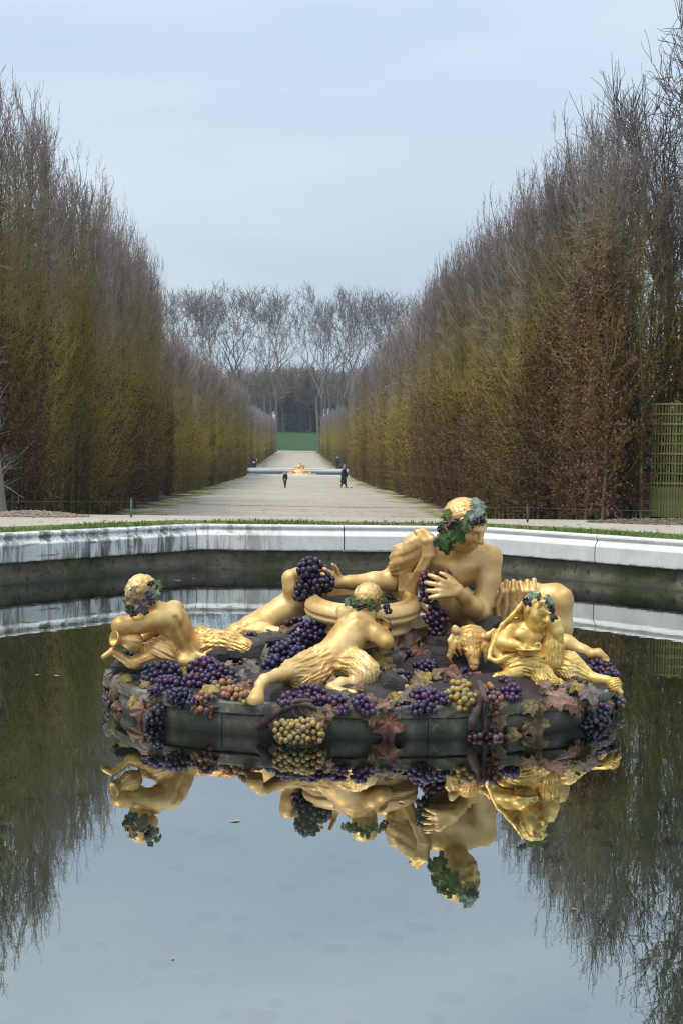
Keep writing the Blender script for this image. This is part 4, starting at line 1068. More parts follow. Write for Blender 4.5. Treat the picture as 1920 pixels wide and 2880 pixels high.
for q in ((1090, 2032, 8.96, 62, 'red', (-.1, -1, .25), .05, 1), (1078, 1985, 9.0, 30, 'pink', (.1, -.8, .6), 2.6, 0), (1502, 2030, 9.02, 56, 'brown', (.12, -1, .3), .25, 0), (1492, 1985, 9.08, 36, 'brown', (-.2, -.8, .6), -.9, 2),
          (1560, 1960, 9.2, 54, 'pink', (-.2, -.6, .8), 1.1, 0), (1540, 1935, 9.35, 36, 'pink', (.3, -.7, .6), -2.4, 2), (1605, 1985, 9.15, 30, 'pink', (.2, -.7, .6), .9, 1), (1655, 1940, 9.35, 48, 'grey', (0, -.7, .75), .2, 0), (1625, 1925, 9.4, 30, 'yellow', (-.3, -.6, .8), -1.0, 1),
          (1655, 1968, 9.3, 32, 'yellow', (.2, -.9, .4), .8, 2), (1710, 1975, 9.7, 36, 'brown', (.5, -.7, .4), .5, 1), (1745, 1960, 10.2, 34, 'brown', (.7, -.5, .4), .3, 0), (405, 1995, 9.75, 56, 'pink', (-.3, -1, .2), -.15, 0), (378, 1970, 9.8, 34, 'yellow', (-.4, -.8, .5), -1.4, 1),
          (400, 1990, 9.66, 26, 'yellow', (0, -1, .3), .5, 2), (430, 1950, 9.7, 30, 'red', (.2, -.8, .5), 2.0, 0), (318, 1935, 10.1, 44, 'brown', (-.6, -.8, .3), -.2, 3), (300, 1900, 10.4, 38, 'grey', (-.7, -.6, .5), -1.2, 1), (345, 1905, 10.2, 30, 'yellow', (-.2, -.7, .7), 1.2, 2),
          (296, 1960, 10.3, 34, 'brown', (-.9, -.5, .1), .1, 0), (325, 1985, 10.0, 30, 'pink', (-.6, -.8, .1), .3, 1), (695, 1866, 10.05, 38, 'grey', (.1, -.6, .8), .7, 0), (725, 1893, 9.85, 30, 'grey', (.2, -.8, .5), 2.2, 1), (740, 1830, 10.25, 40, 'grey', (-.6, -.6, .5), -.7, 2), (770, 1778, 10.75, 44, 'grey', (0, -.5, .9), 1.3, 0),
          (818, 1772, 10.7, 34, 'brown', (.2, -.7, .6), -1.9, 3), (870, 1775, 10.65, 26, 'grey', (0, -.6, .8), 1.0, 0), (1075, 1848, 9.75, 52, 'yellow', (-.25, -.75, .6), -1.3, 0), (1112, 1840, 9.85, 44, 'grey', (.3, -.85, .4), .5, 1), (1140, 1800, 10.5, 50, 'pink', (-.1, -.8, .55), .6, 0), (1165, 1785, 10.65, 34, 'red', (.3, -.6, .7), 2.2, 1),
          (1195, 1778, 10.75, 34, 'red', (-.4, -.8, .4), -.6, 0), (1262, 1772, 10.7, 42, 'red', (.2, -.8, .6), .8, 2), (1180, 1830, 10.35, 42, 'red', (.1, -.9, .4), .2, 1), (1262, 1886, 9.75, 40, 'red', (-.1, -.5, .85), 1.4, 0), (1235, 1895, 9.7, 36, 'red', (-.3, -.5, .8), -1.3, 1), (1340, 1903, 9.5, 28, 'red', (.1, -.7, .6), 1.6, 2),
          (1285, 1905, 9.55, 24, 'grey', (0, -.7, .7), 0, 2), (1170, 1915, 9.55, 34, 'brown', (0, -.6, .8), .5, 0), (925, 2000, 8.98, 34, 'pink', (0, -1, .3), 1.3, 0), (1046, 1962, 9.1, 24, 'pink', (.1, -.8, .6), -.8, 2), (1405, 2028, 8.98, 36, 'pink', (.3, -1, .2), .2, 3), (1435, 2062, 8.96, 34, 'brown', (-.1, -.8, .6), 1.3, 3),
          (1395, 2080, 8.9, 30, 'grey', (.2, -.6, .8), 1.5, 1), (1630, 1865, 10.3, 30, 'red', (0, -.7, .6), .4, 1), (520, 1925, 9.7, 20, 'pink', (0, -1, .4), 0, 0), (440, 1960, 9.75, 26, 'brown', (.1, -1, .4), 0, 1), (1200, 1925, 9.4, 26, 'brown', (0, -.6, .8), 1.0, 2), (985, 1720, 10.9, 0.1, 'green', DOWN, 0, 0)):
    if q[3] > 1: put_leaf(isl, q[0], q[1], settle(q[0], q[1], q[2], .07, .05), q[3], q[4], q[5], q[6], q[7])
rl = np.random.default_rng(71)
for i in range(84):                    # smaller leaves strewn between the bunches
    s_ = rl.uniform(.50, .97); a_ = rl.uniform(math.pi * 1.03, math.pi * 1.97) if i < 74 else rl.uniform(-.3, 3.4); x_, y_ = island_xy(np.array(a_), s_)
    qx, qy = PX((float(x_), float(y_), float(mound_z(s_)) + .05))
    if 1255 < qx < 1410 and 1775 < qy < 1900: continue            # keep the goat's face clear
    put_leaf(isl, 0, 0, 10.0, rl.uniform(24, 44), ('grey', 'brown', 'red', 'grey', 'pink', 'brown', 'yellow')[int(rl.integers(7))], (rl.normal() * .35, -.5 + rl.normal() * .3, .75), rl.uniform(0, 6.28), int(rl.integers(4)), world_pos=(float(x_), float(y_), float(mound_z(s_)) + rl.uniform(.035, .075)))
for i in range(13):                    # leaves that hang over the edge
    fx = rl.uniform(330, 1700); fy = rl.uniform(1985, 2040) - .00009 * (fx - 1030) ** 2
    put_leaf(isl, fx, fy, front_Y(fx, fy) - .05, rl.uniform(24, 40), ('brown', 'grey', 'red', 'brown', 'pink')[int(rl.integers(5))], (rl.normal() * .25, -1, .3 + rl.uniform(0, .3)), rl.normal() * .6, int(rl.integers(4)))
# knotted vine stems
M_vine = simple_mat('vine_bark', (.055, .036, .032), (.145, .098, .085), 9, .8, bump=1.0, bscale=18)
def stem(js, rad, name='vine_stem'):
    js = [(j[0], j[1], settle(j[0], j[1], j[2], U(r, 9), U(r, 9) + .01, .15)) for j, r in zip(js, rad)]
    pts = [P(*j) for j in js]; rr = [U(r, j[2]) for r, j in zip(rad, js)]
    V, F = tube_path(pts, rr, 9, 6); r = np.random.default_rng(len(js) * 7 + int(js[0][0]))
    V = V + (0.42 * U(min(rad), js[0][2])) * np.stack([sines(V, 40, 1), sines(V, 40, 2), sines(V, 40, 3)], 1)
    part(name, mesh_join(name, [(V, F)]), M_vine, isl)
stem([(722, 2046, 8.92), (752, 2022, 8.93), (790, 1996, 8.98), (822, 1982, 9.0), (862, 1980, 9.0), (888, 1992, 9.0)], (11, 12, 10, 12, 9, 6))
stem([(735, 2040, 8.9), (768, 2010, 8.9), (800, 1990, 8.94)], (7, 8, 6))
stem([(824, 1984, 8.96), (826, 2006, 8.9), (842, 2022, 8.88), (850, 2030, 8.86)], (7, 6, 4, 3))
stem([(838, 1980, 8.97), (846, 2000, 8.9), (866, 2016, 8.88), (880, 2024, 8.86)], (6, 5, 4, 3))
stem([(800, 1986, 8.98), (835, 1972, 9.0), (880, 1972, 9.02)], (7, 8, 6))
stem([(1345, 1922, 9.15), (1356, 1952, 9.05), (1344, 1985, 8.96), (1332, 2010, 8.9), (1330, 2044, 8.88)], (10, 11, 12, 14, 9))
stem([(1352, 1948, 9.05), (1366, 1972, 8.98), (1360, 2010, 8.92), (1362, 2050, 8.88), (1346, 2074, 8.86)], (9, 8, 8, 6, 4))
stem([(1336, 1990, 8.94), (1326, 2030, 8.88), (1322, 2052, 8.87)], (12, 13, 8))
stem([(1362, 2046, 8.88), (1372, 2066, 8.86), (1392, 2074, 8.86)], (5, 5, 4))
stem([(1100, 2000, 8.99), (1104, 1982, 9.02), (1122, 1972, 9.06), (1140, 1974, 9.1)], (6, 6, 5, 4))
stem([(318, 1890, 10.3), (352, 1880, 10.25), (386, 1888, 10.2), (402, 1900, 10.1)], (10, 11, 10, 6))
stem([(770, 1800, 10.7), (800, 1786, 10.7), (828, 1765, 10.75), (845, 1752, 10.8)], (7, 7, 6, 4))
stem([(1590, 1912, 9.5), (1612, 1908, 9.45), (1632, 1914, 9.4)], (8, 9, 6))
# ------------------------------------------------------------------ gilded figures
def gold_mat(name, c1, c2, c3, rough=.47, sc=3.0):
    m, nt, b = new_mat(name); n = N(nt); v = n.coord('Object')
    col = n.ramp(n.noise(v, sc, 6, .62), [(0.32, c1), (0.52, c2), (0.72, c3)])
    spk = n.ramp(n.noise(v, 26, 4, .7), [(0.66, 0.0), (0.74, .55)]); col = n.mix(spk, col, (.25, .13, .035))
    n.link(col, b.inputs['Base Color']); b.inputs['Metallic'].default_value = .5
    n.link(n.ramp(n.noise(v, 9, 4), [(0.3, rough - .06), (0.7, rough + .12)]), b.inputs['Roughness'])
    n.bump(n.noise(v, 30, 5, .65), b, .22, .008)
    return m
M_gold = gold_mat('gilding', (.58, .33, .10), (.86, .56, .225), (.98, .75, .41))
M_fur = gold_mat('bright_gilding', (.68, .40, .09), (.92, .62, .19), (.98, .76, .34), .42, 5)
M_red = gold_mat('warm_gilding', (.55, .30, .085), (.82, .51, .18), (.96, .70, .34), .40, 4)

GI = IY
GF = 'gilded figures on the fountain island'
def figure(name, label, cat, px, py, Y, group=GF):
    p = P(px, py, Y); return thing(name, label, cat, p, group)
GRAPE_ME = mesh_np('grape', *icosphere(1.0, 2))
def grape_mat(name, c1, c2, c3, rough=.30, dust=.22):
    m, nt, b = new_mat(name); n = N(nt); oi = n.node('ShaderNodeObjectInfo'); v = n.coord('Object')
    col = n.ramp(oi.outputs['Random'], [(0.0, c1), (0.5, c2), (1.0, c3)])
    off = n.node('ShaderNodeVectorMath', operation='ADD'); n.link(v, off.inputs[0]); cb = n.node('ShaderNodeCombineXYZ')
    n.link(n.math('MULTIPLY', oi.outputs['Random'], 90), cb.inputs[1]); n.link(cb.outputs[0], off.inputs[1])
    col = n.mix(n.ramp(n.noise(off.outputs[0], 1.6, 4, .6), [(0.48, 0.0), (0.72, dust)]), col, tuple(min(1, x * 2.0 + .06) for x in c2))
    n.link(col, b.inputs['Base Color']); b.inputs['Roughness'].default_value = rough
    b.inputs['Coat Weight'].default_value = .15; b.inputs['Coat Roughness'].default_value = .2
    return m
MG = {'indigo': grape_mat('grape_indigo', (.012, .010, .036), (.024, .016, .055), (.045, .018, .052)),
      'purple': grape_mat('grape_purple', (.026, .011, .055), (.052, .019, .075), (.09, .028, .072)),
      'plum': grape_mat('grape_plum', (.036, .011, .034), (.066, .018, .042), (.11, .03, .042)),
      'blue': grape_mat('grape_blue', (.012, .014, .05), (.024, .026, .075), (.05, .034, .075)),
      'dark': grape_mat('grape_dark', (.010, .007, .015), (.018, .009, .024), (.034, .012, .026)),
      'slate': grape_mat('grape_slate', (.03, .03, .042), (.055, .052, .062), (.085, .07, .08)),
      'violet': grape_mat('grape_violet', (.05, .026, .085), (.08, .042, .105), (.12, .06, .105)),
      'rose': grape_mat('grape_rose', (.24, .085, .055), (.36, .15, .065), (.42, .22, .09), .4),
      'amber': grape_mat('grape_amber', (.34, .19, .035), (.46, .29, .05), (.52, .31, .10), .36),
      'olive': grape_mat('grape_olive', (.22, .145, .05), (.32, .225, .08), (.30, .26, .13), .42),
      'mauve': grape_mat('grape_mauve', (.10, .055, .07), (.16, .085, .085), (.24, .13, .09), .4)}
def grape(parent, pos, r, colr, name='grape'):
    o = bpy.data.objects.new(name, GRAPE_ME); COL.objects.link(o); o.parent = parent
    o.location = [float(x) for x in (np.array(pos) - np.array(parent.location))]; k = float(r)
    o.scale = (k * random.uniform(.93, 1.04), k * random.uniform(.93, 1.04), k * random.uniform(.98, 1.1))
    o.rotation_euler = (random.uniform(-.6, .6), random.uniform(-.6, .6), random.uniform(0, 6))
    if len(GRAPE_ME.materials) == 0: GRAPE_ME.materials.append(MG['indigo'])
    o.material_slots[0].link = 'OBJECT'; o.material_slots[0].material = MG[colr]
    return o
def little_bunch(parent, px, py, Y, r, n, colr='dark', gr=5.0):
    rr = np.random.default_rng(int(px * 3 + py))
    c = P(px, py, HEADY - (HEADY - Y) / .56)
    for i in range(n):
        d = rr.normal(size=3); d /= np.linalg.norm(d); d[1] = -abs(d[1])
        grape(parent, c + d * U(r, Y) * rr.uniform(.6, 1), U(gr, Y), colr)

# ---- the large reclining figure
fig = figure('reclining_statue', 'large gilded reclining young man with leaf wreath holding grapes in both hands', 'statue', 1330, 1770, 12.0)
LEAN = .6; HEADY = 11.62
hc = P(1306, 1478, 11.62); hf = np.array([.62, -.66, -.42]); hu = np.array([.22, -.28, .93])
HR = U(70, 11.62)
s = Sculpt()
s.pe((1262, 1598, 11.85), 84, 66, 54, 6, 14)                        # rib cage
s.pe((1230, 1580, 11.70), 44, 24, 22, -10, 16); s.pe((1312, 1586, 11.67), 46, 24, 22, 12, 16); s.pc((1262, 1560, 11.62), (1268, 1600, 11.62), 3, 3, 10, 0, -1); s.pc((1262, 1608, 11.64), (1274, 1680, 11.66), 4, 4, 12, 0, -1)      # chest
s.pe((1272, 1700, 11.9), 66, 66, 50, 10, 18)                        # belly
s.pe((1340, 1752, 12.02), 78, 52, 62, 12, 18)                       # hips
s.chain([(1200, 1556, 11.92, 30), (1250, 1546, 11.86, 34), (1332, 1556, 11.84, 33), (1378, 1566, 11.76, 30)], 14)
s.pc((1290, 1566, 11.82), (1296, 1520, 11.72), 36, 31, 12)          # neck
for nx_ in (1268, 1318): s.pc((nx_, 1560, 11.7), (1298, 1515, 11.66), 7, 6, 9)
L = head(s, hc, HR, hf, hu)
s.chain([(1376, 1572, 11.76, 35), (1372, 1630, 11.6, 33), (1356, 1690, 11.4, 29), (1346, 1722, 11.28, 29)], 12)        # near arm
s.chain([(1346, 1724, 11.26, 30), (1325, 1706, 11.12, 29), (1300, 1676, 11.02, 20), (1286, 1660, 10.98, 17)], 10)
w = P(1288, 1661, 10.97); d = P(1205, 1650, 10.86) - w
hand(s, w, d, np.array([.05, 1, -.12]), np.array([0, 0, 1]), .345, curl=(.28, .55, .5), spread=.42, r0=.0235, each=(.8, .9, 1.0, .8))
s.chain([(1168, 1540, 11.95, 40), (1132, 1592, 11.9, 34), (1098, 1632, 11.82, 29)], 12)                               # far arm
s.chain([(1096, 1632, 11.82, 29), (1050, 1636, 11.74, 27), (985, 1638, 11.64, 19), (955, 1638, 11.6, 16)], 10)
w = P(958, 1638, 11.6); hand(s, w, P(900, 1622, 11.5) - w, np.array([0, -1, 0.15]), np.array([0, 0, 1]), .34, curl=(.45, .7, .5), r0=.02)
s.chain([(1372, 1716, 12.0, 56), (1480, 1690, 11.85, 50), (1560, 1684, 11.68, 42), (1572, 1690, 11.62, 38)], 16)       # raised thigh
s.chain([(1570, 1694, 11.6, 37), (1570, 1760, 11.66, 39), (1572, 1820, 11.7, 30), (1574, 1880, 11.7, 22)], 12)
s.pc((1590, 1672, 11.55), (1590, 1690, 11.55), 15, 15, 14)
s.pc((1574, 1884, 11.7), (1610, 1894, 11.5), 18, 12, 8)
s.chain([(1360, 1752, 11.9, 44), (1450, 1782, 11.55, 38), (1525, 1800, 11.2, 32), (1592, 1810, 10.95, 25), (1640, 1832, 10.8, 17), (1662, 1840, 10.75, 15)], 12)   # lying leg
s.chain([(1652, 1842, 10.76, 14), (1680, 1838, 10.7, 15), (1700, 1848, 10.66, 9)], 6)
for i in range(4): s.pc((1692, 1842 + i * 4, 10.70 - .018 * i), (1708, 1851 + i * 3, 10.67 - .018 * i), 5.5, 4.6, 2)
s.ell(P(1268, 1690, 11.72), np.array([.03, .03, .03]), .02, op=-1)
part('body', s.mesh('body', .0115, .0012, 3), M_gold, fig)
part('hair', hair_mesh('hair', hc, HR, hf, hu, 5, strands=420, curl=.05, thick=.036, length=1.5), M_gold, fig)
s = Sculpt()                                                        # cloth over the far shoulder and arm
s.pc((1178, 1538, 11.9), (1124, 1602, 11.86), 45, 35, 14); s.pc((1200, 1520, 11.82), (1206, 1560, 11.76), 24, 20, 12)
def cloth_Y(px, py):                                                # front of the draped arm seen at a pixel
    ax_, ay_, bx_, by_ = 1176, 1536, 1118, 1606; t = min(1, max(0, ((px - ax_) * (bx_ - ax_) + (py - ay_) * (by_ - ay_)) / ((bx_ - ax_) ** 2 + (by_ - ay_) ** 2)))
    dd = math.hypot(px - ax_ - t * (bx_ - ax_), py - ay_ - t * (by_ - ay_)); R = 46 - 10 * t
    return 11.9 - .04 * t - U(math.sqrt(max(R * R - dd * dd, 60)), 11.9) / .56
for i in range(11):                                                 # folds fan from the strap on the shoulder across the arm
    u = i / 10; x0, y0 = 1194 - 12 * u + 3 * math.sin(i * 2.1), 1498 + 88 * u; x1, y1 = 1128 - 42 * math.sin(math.pi * (.15 + .6 * u)) + 16 * u, 1536 + 100 * u
    mx_, my_ = (x0 + x1) / 2 + 10, (y0 + y1) / 2 + 12 + 5 * math.sin(i * 1.7); js = []
    for t in np.linspace(0, 1, 7):
        x = (1 - t) ** 2 * x0 + 2 * t * (1 - t) * mx_ + t * t * x1; y = (1 - t) ** 2 * y0 + 2 * t * (1 - t) * my_ + t * t * y1
        js.append((x, y, cloth_Y(x, y) - .009, (5.4 + 1.6 * math.sin(i * 2.7)) * (1 - .35 * t)))
    s.chain(js, 8)
for k, (dx, r_) in enumerate(((0, 9), (-11, 7), (-21, 7))):          # the strap and the edge that falls to the lap
    pl = [(1190, 1492, 11.78), (1214, 1518, 11.66), (1213, 1560, 11.62), (1192, 1602, 11.62), (1168, 1640, 11.66), (1160, 1668, 11.66), (1172, 1696, 11.62), (1198, 1718, 11.6)]
    s.chain([(x + dx, y + k * 2, 11.9 - (11.9 - Y) * 1.45 + .012 * k, r_) for x, y, Y in pl[:6 if k else 8]], 5)
s.pe((1150, 1658, 11.78), 26, 50, 18, 0, 12)
for i, x in enumerate((1126, 1137, 1148, 1159)): s.chain([(x, 1616, 11.62, 6), (x - 2 + i * 2, 1660, 11.56, 6), (x + i * 4, 1704, 11.58, 5)], 5)
part('shoulder_cloth', s.mesh('shoulder_cloth', .011, .001, 6), M_gold, fig)
s = Sculpt()                                                        # cloth over the lap
s.chain([(1380, 1712, 11.96, 66), (1440, 1698, 11.88, 61), (1500, 1690, 11.8, 54)], 16)
for i in range(7):
    x = 1384 + i * 19.5; Yf = 11.58 - .006 * i; wv = 5 * math.sin(i * 1.9)
    s.chain([(x, 1640 - .9 * i + wv * .6, Yf + .14, 8), (x + 2 + wv, 1664, Yf - .03, 8.5), (x - 4 - wv, 1704, Yf - .09, 7.5), (x - 9 + wv, 1744, Yf - .05, 7)], 3)
s.pe((1420, 1735, 11.75), 44, 18, 34, 8, 10)
part('lap_cloth', s.mesh('lap_cloth', .011, .001, 7), M_gold, fig)
for q in ((1242, 1512, 11.35, 40, 'green', (-.5, -.8, .25), .3, 1), (1252, 1536, 11.35, 28, 'green', (-.45, -.85, -.1), .1, 0), (1283, 1492, 11.28, 40, 'green', (-.1, -1, .2), .5, 0), (1306, 1474, 11.26, 28, 'green', (.1, -1, .2), .2, 2), (1318, 1462, 11.3, 30, 'green', (.2, -.9, .4), 1.6, 1),
          (1334, 1444, 11.34, 40, 'sage', (.3, -.8, .5), .8, 0), (1346, 1424, 11.42, 40, 'sage', (.5, -.6, .6), 2.2, 2), (1352, 1452, 11.38, 26, 'sage', (.7, -.7, .2), .6, 0), (1246, 1450, 11.5, 24, 'green', (-.8, -.5, .3), 2.6, 1), (1238, 1480, 11.45, 26, 'green', (-.9, -.4, .2), .4, 0), (1266, 1516, 11.32, 22, 'green', (-.2, -1, -.1), -.2, 2)):
    put_leaf(fig, *q, name='wreath_leaf')
for q in ((1278, 1468, 11.27), (1262, 1478, 11.3), (1336, 1468, 11.28), (1352, 1462, 11.33), (1240, 1486, 11.42), (1230, 1530, 11.42), (1244, 1538, 11.36)): little_bunch(fig, *q, 11, 9, 'dark', 5.0)

LEAN = 0.0
# ---- wine vat
vat = figure('wine_vat', 'wide gilded wine vat with a thick round rim behind the middle child satyr', 'vat', 1020, 1800, 11.35)
vc = P(1020, 1686, 11.2); k_ = U(1, 11.38)
prof = [(0, -40), (112, -40), (118, -16), (122, -4), (122, 8), (124, 15), (134, 17), (136, 10), (146, 8), (156, 0), (160, -12), (160, -18), (153, -22), (160, -27), (157, -36), (150, -43), (139, -47), (132, -50), (130, -57), (129, -64), (136, -70), (136, -77), (124, -82), (118, -96), (122, -112), (134, -130), (142, -150), (140, -175)]
def tilt(VF, a=math.radians(6)):                                    # the vat leans a little towards the viewer
    V, F = VF; D = V - vc; y = D[:, 1] * math.cos(a) - D[:, 2] * math.sin(a); z = D[:, 1] * math.sin(a) + D[:, 2] * math.cos(a)
    return np.stack([D[:, 0], y, z], 1) + vc, F
part('vat_body', mesh_join('vat_body', [tilt(lathe([(r * k_ * 1.02, z * k_) for r, z in prof], 72, vc))]), M_gold, vat)
part('hollow_shade_disc', mesh_join('hollow_shade_disc', [tilt(lathe([(0, -14 * k_), (60 * k_, -12 * k_), (121 * k_, -13 * k_)], 40, vc))]), simple_mat('hollow_shade', (.012, .009, .008), (.03, .02, .016), 8, .7), vat)  # dark disc stands in for the shade inside the hollow vat
for q in ((905, 1672, 11.4, 22, 'brown', (0, -.3, 1), 1.2, 1), (1130, 1682, 11.5, 26, 'grey', (0, -.3, 1), .2, 3), (1085, 1672, 11.6, 22, 'brown', (0, -.3, 1), 2.0, 0)): put_leaf(vat, *q)

def hoof(s, a, b, r0, r1):
    """cloven: two toes side by side"""
    A, B = P(*a), P(*b); d = B - A; d /= np.linalg.norm(d); sd = np.cross(d, [0, -1, .2]); sd = np.cross(d, sd); sd /= np.linalg.norm(sd)
    for q in (-1, 1): s.cap(A + sd * q * U(r0 * .4, a[2]), B + sd * q * U(r1 * .5, b[2]), U(r0, a[2]), U(r1, b[2]), .006)

# ---- child satyr seen from behind, at the left
fig = figure('satyr_statue', 'gilded child satyr with bent back at the left, tipping a jug', 'statue', 530, 1870, 10.6)
HEADY = 10.42; hc = P(401, 1668, 10.42); HR = U(50, 10.42); hf = np.array([-.72, .28, -.6]); hu = np.array([-.35, -.45, .82])
s = Sculpt()
s.chain([(478, 1742, 10.52, 44), (500, 1780, 10.6, 43), (524, 1826, 10.65, 38), (530, 1858, 10.62, 38)], 16)
s.pc((446, 1738, 10.4), (492, 1718, 10.72), 30, 28, 14)
s.pe((488, 1748, 10.38), 30, 24, 14, 50, 10); s.pe((512, 1740, 10.62), 20, 26, 18, 0, 8)      # shoulder blades
s.pe((524, 1858, 10.55), 40, 30, 46, 0, 12)
s.pc((440, 1712, 10.46), (466, 1732, 10.5), 25, 30, 12)
s.pc((494, 1738, 10.30), (538, 1838, 10.40), 5, 5, 9, 0, -1)
head(s, hc, HR, hf, hu, True)
s.chain([(448, 1740, 10.38, 33), (395, 1752, 10.24, 29), (340, 1758, 10.15, 24)], 12)
s.chain([(338, 1760, 10.15, 24), (350, 1786, 10.3, 20), (372, 1802, 10.42, 14)], 10)
w = P(370, 1800, 10.4); hand(s, w, P(385, 1822, 10.3) - w, np.array([0, .2, 1.0]), np.array([1, 0, 0]), .2, curl=(.5, .7, .5))
s.chain([(488, 1716, 10.74, 27), (456, 1770, 10.86, 23), (418, 1788, 10.74, 18), (404, 1794, 10.66, 14)], 10)
s.pe((454, 1836, 10.42), 52, 40, 44, -24, 12, fur=.009)              # near haunch
s.chain([(420, 1850, 10.32, 28), (385, 1862, 10.24, 21)], 10, fur=.005)
s.chain([(388, 1864, 10.24, 19), (366, 1866, 10.22, 13), (340, 1846, 10.18, 11), (318, 1832, 10.16, 13)], 8)
hoof(s, (314, 1834, 10.16), (292, 1848, 10.12), 10, 8)
s.chain([(555, 1840, 10.8, 36), (600, 1812, 10.85, 40), (648, 1812, 10.75, 37), (690, 1826, 10.62, 27), (716, 1834, 10.56, 15)], 14, fur=.012)
s.pe((566, 1792, 10.95), 28, 34, 30, 0, 12, fur=.008)
for i in range(5): s.chain([(548, 1838 + i * 4, 10.5, 9), (572, 1846 + i * 5, 10.44, 8), (592, 1840 + i * 6, 10.42, 3)], 3, fur=.003)
part('body', s.mesh('body', .010, .001, 9), M_red, fig)
part('hair', hair_mesh('hair', hc, HR, hf, hu, 15, strands=300, curl=.32, thick=.062, length=.8), M_gold, fig)
for q in ((372, 1660, 10.2, 22, 'grey', (-.6, -.6, .4), 1, 0), (372, 1700, 10.14, 34, 'brown', (-.3, -.9, -.1), .2, 1), (398, 1702, 10.12, 34, 'grey', (.1, -1, 0), .5, 0), (356, 1690, 10.2, 30, 'brown', (-.8, -.6, 0), 0, 2), (418, 1660, 10.13, 20, 'grey', (.2, -1, .2), .6, 2), (438, 1672, 10.15, 22, 'sage', (.5, -.8, .2), .9, 1), (446, 1645, 10.22, 22, 'green', (.6, -.6, .5), 1.9, 0), (430, 1640, 10.28, 18, 'grey', (.3, -.5, .8), 2.4, 2), (368, 1644, 10.34, 18, 'grey', (-.6, -.3, .7), 2.2, 1), (412, 1628, 10.44, 12, 'grey', (0, -.5, .9), 0, 0), (365, 1716, 10.16, 20, 'green', (-.4, -.9, -.2), 0, 0)): put_leaf(fig, *q, name='wreath_leaf')
for q in ((426, 1641, 10.2), (420, 1680, 10.12), (428, 1690, 10.14), (376, 1724, 10.15)): little_bunch(fig, *q, 9, 9, 'dark', 4.6)
jug = figure('gilded_jug', 'gilded fluted jug held out over the water by the left satyr', 'jug', 365, 1825, 10.2, None)
ja, jb = P(322, 1796, 10.02), P(392, 1806, 10.3); ax_ = (jb - ja); JL = np.linalg.norm(ax_); ax_ /= JL
jp = [(0, .06), (.035, .03), (.052, .0), (.066, -.012), (.070, .0), (.062, .016), (.048, .04), (.044, .07), (.064, .10), (.084, .14), (.092, .18), (.085, .22), (.06, .255), (.03, .275), (0, .28)]
V, F = lathe(jp, 32); th = np.arctan2(V[:, 1], V[:, 0]); fl = 1 + .07 * np.sin(th * 11) * ((V[:, 2] > .08) & (V[:, 2] < .26)); V[:, :2] *= fl[:, None]
Mj = np.array(Vector(ax_.tolist()).to_track_quat('Z', 'Y').to_matrix()); V = V @ Mj.T + ja
part('jug_body', mesh_join('jug_body', [(V, F)]), M_red, jug)
hp = [ja + Mj @ np.array(p_) for p_ in ((.05, .0, .03), (.12, .0, .05), (.13, 0, .13), (.09, 0, .19))]
part('handle', mesh_join('handle', [tube_path(hp, [.014, .013, .013, .016], 8, 5)]), M_red, jug)

# ---- child satyr in the middle, sprawled with his back to the viewer
fig = figure('satyr_statue', 'gilded child satyr sprawling in the middle, one goat hoof over the ledge', 'statue', 930, 1930, 9.7)
HEADY = 10.22; hc = P(1034, 1686, 10.22); HR = U(48, 10.22); hf = np.array([.45, .8, .05]); hu = np.array([.1, -.35, .93])
s = Sculpt()
s.chain([(1000, 1768, 10.12, 46), (975, 1800, 10.02, 50), (950, 1832, 9.92, 48), (918, 1858, 9.84, 48)], 16)
s.chain([(972, 1738, 10.28, 22), (1000, 1742, 10.16, 34), (1026, 1756, 10.04, 28)], 12)
s.pe((998, 1762, 9.93), 26, 20, 12, 30, 10); s.pe((962, 1760, 10.08), 18, 24, 14, 0, 8)
s.pc((1036, 1722, 10.18), (1012, 1748, 10.12), 24, 28, 12)
s.pe((938, 1850, 9.73), 20, 26, 14, 30, 8); s.pe((985, 1845, 9.88), 30, 28, 26, 40, 10)
for i in range(3): s.pc((968 + i * 9, 1836 + i * 9, 9.72 + i * .02), (1004 + i * 3, 1846 + i * 6, 9.82), 5, 4, 5)
head(s, hc, HR, hf, hu, True)
s.chain([(1030, 1762, 10.02, 27), (1056, 1782, 9.92, 26), (1082, 1804, 9.84, 24)], 12)
s.chain([(1083, 1805, 9.84, 23), (1080, 1790, 9.98, 19), (1076, 1775, 10.1, 14)], 9)
w = P(1076, 1778, 10.08); hand(s, w, P(1086, 1752, 10.06) - w, np.array([-.2, -.5, .5]), np.array([-1, 0, 0]), .17, curl=(.5, .6, .5))
s.chain([(970, 1736, 10.3, 20), (962, 1720, 10.42, 17), (985, 1712, 10.5, 14)], 9)
s.chain([(905, 1864, 9.82, 52), (862, 1884, 9.66, 47), (820, 1890, 9.5, 35)], 14, fur=.012)            # left thigh fur
s.chain([(895, 1885, 9.68, 40), (850, 1915, 9.52, 30), (832, 1932, 9.48, 14)], 12, fur=.012)
s.chain([(900, 1890, 9.64, 34), (886, 1924, 9.58, 24), (878, 1944, 9.56, 9)], 12, fur=.011)
s.chain([(825, 1888, 9.48, 26), (780, 1900, 9.3, 19), (744, 1912, 9.12, 16), (731, 1926, 9.06, 15)], 10)
s.chain([(731, 1926, 9.06, 15), (726, 1946, 9.02, 15)], 6)
hoof(s, (724, 1952, 9.0), (719, 1974, 8.96), 19, 25); s.ell(P(716, 2012, 8.9), np.array([.22, .26, .085]), .006, op=-1)
s.chain([(960, 1868, 9.8, 36), (1000, 1868, 9.66, 40), (1026, 1886, 9.56, 40)], 14, fur=.011)          # right thigh and knee
s.pe((1022, 1902, 9.54), 40, 46, 40, 12, 12, fur=.011)
s.chain([(998, 1926, 9.5, 22), (960, 1922, 9.42, 17), (932, 1934, 9.36, 15)], 10)
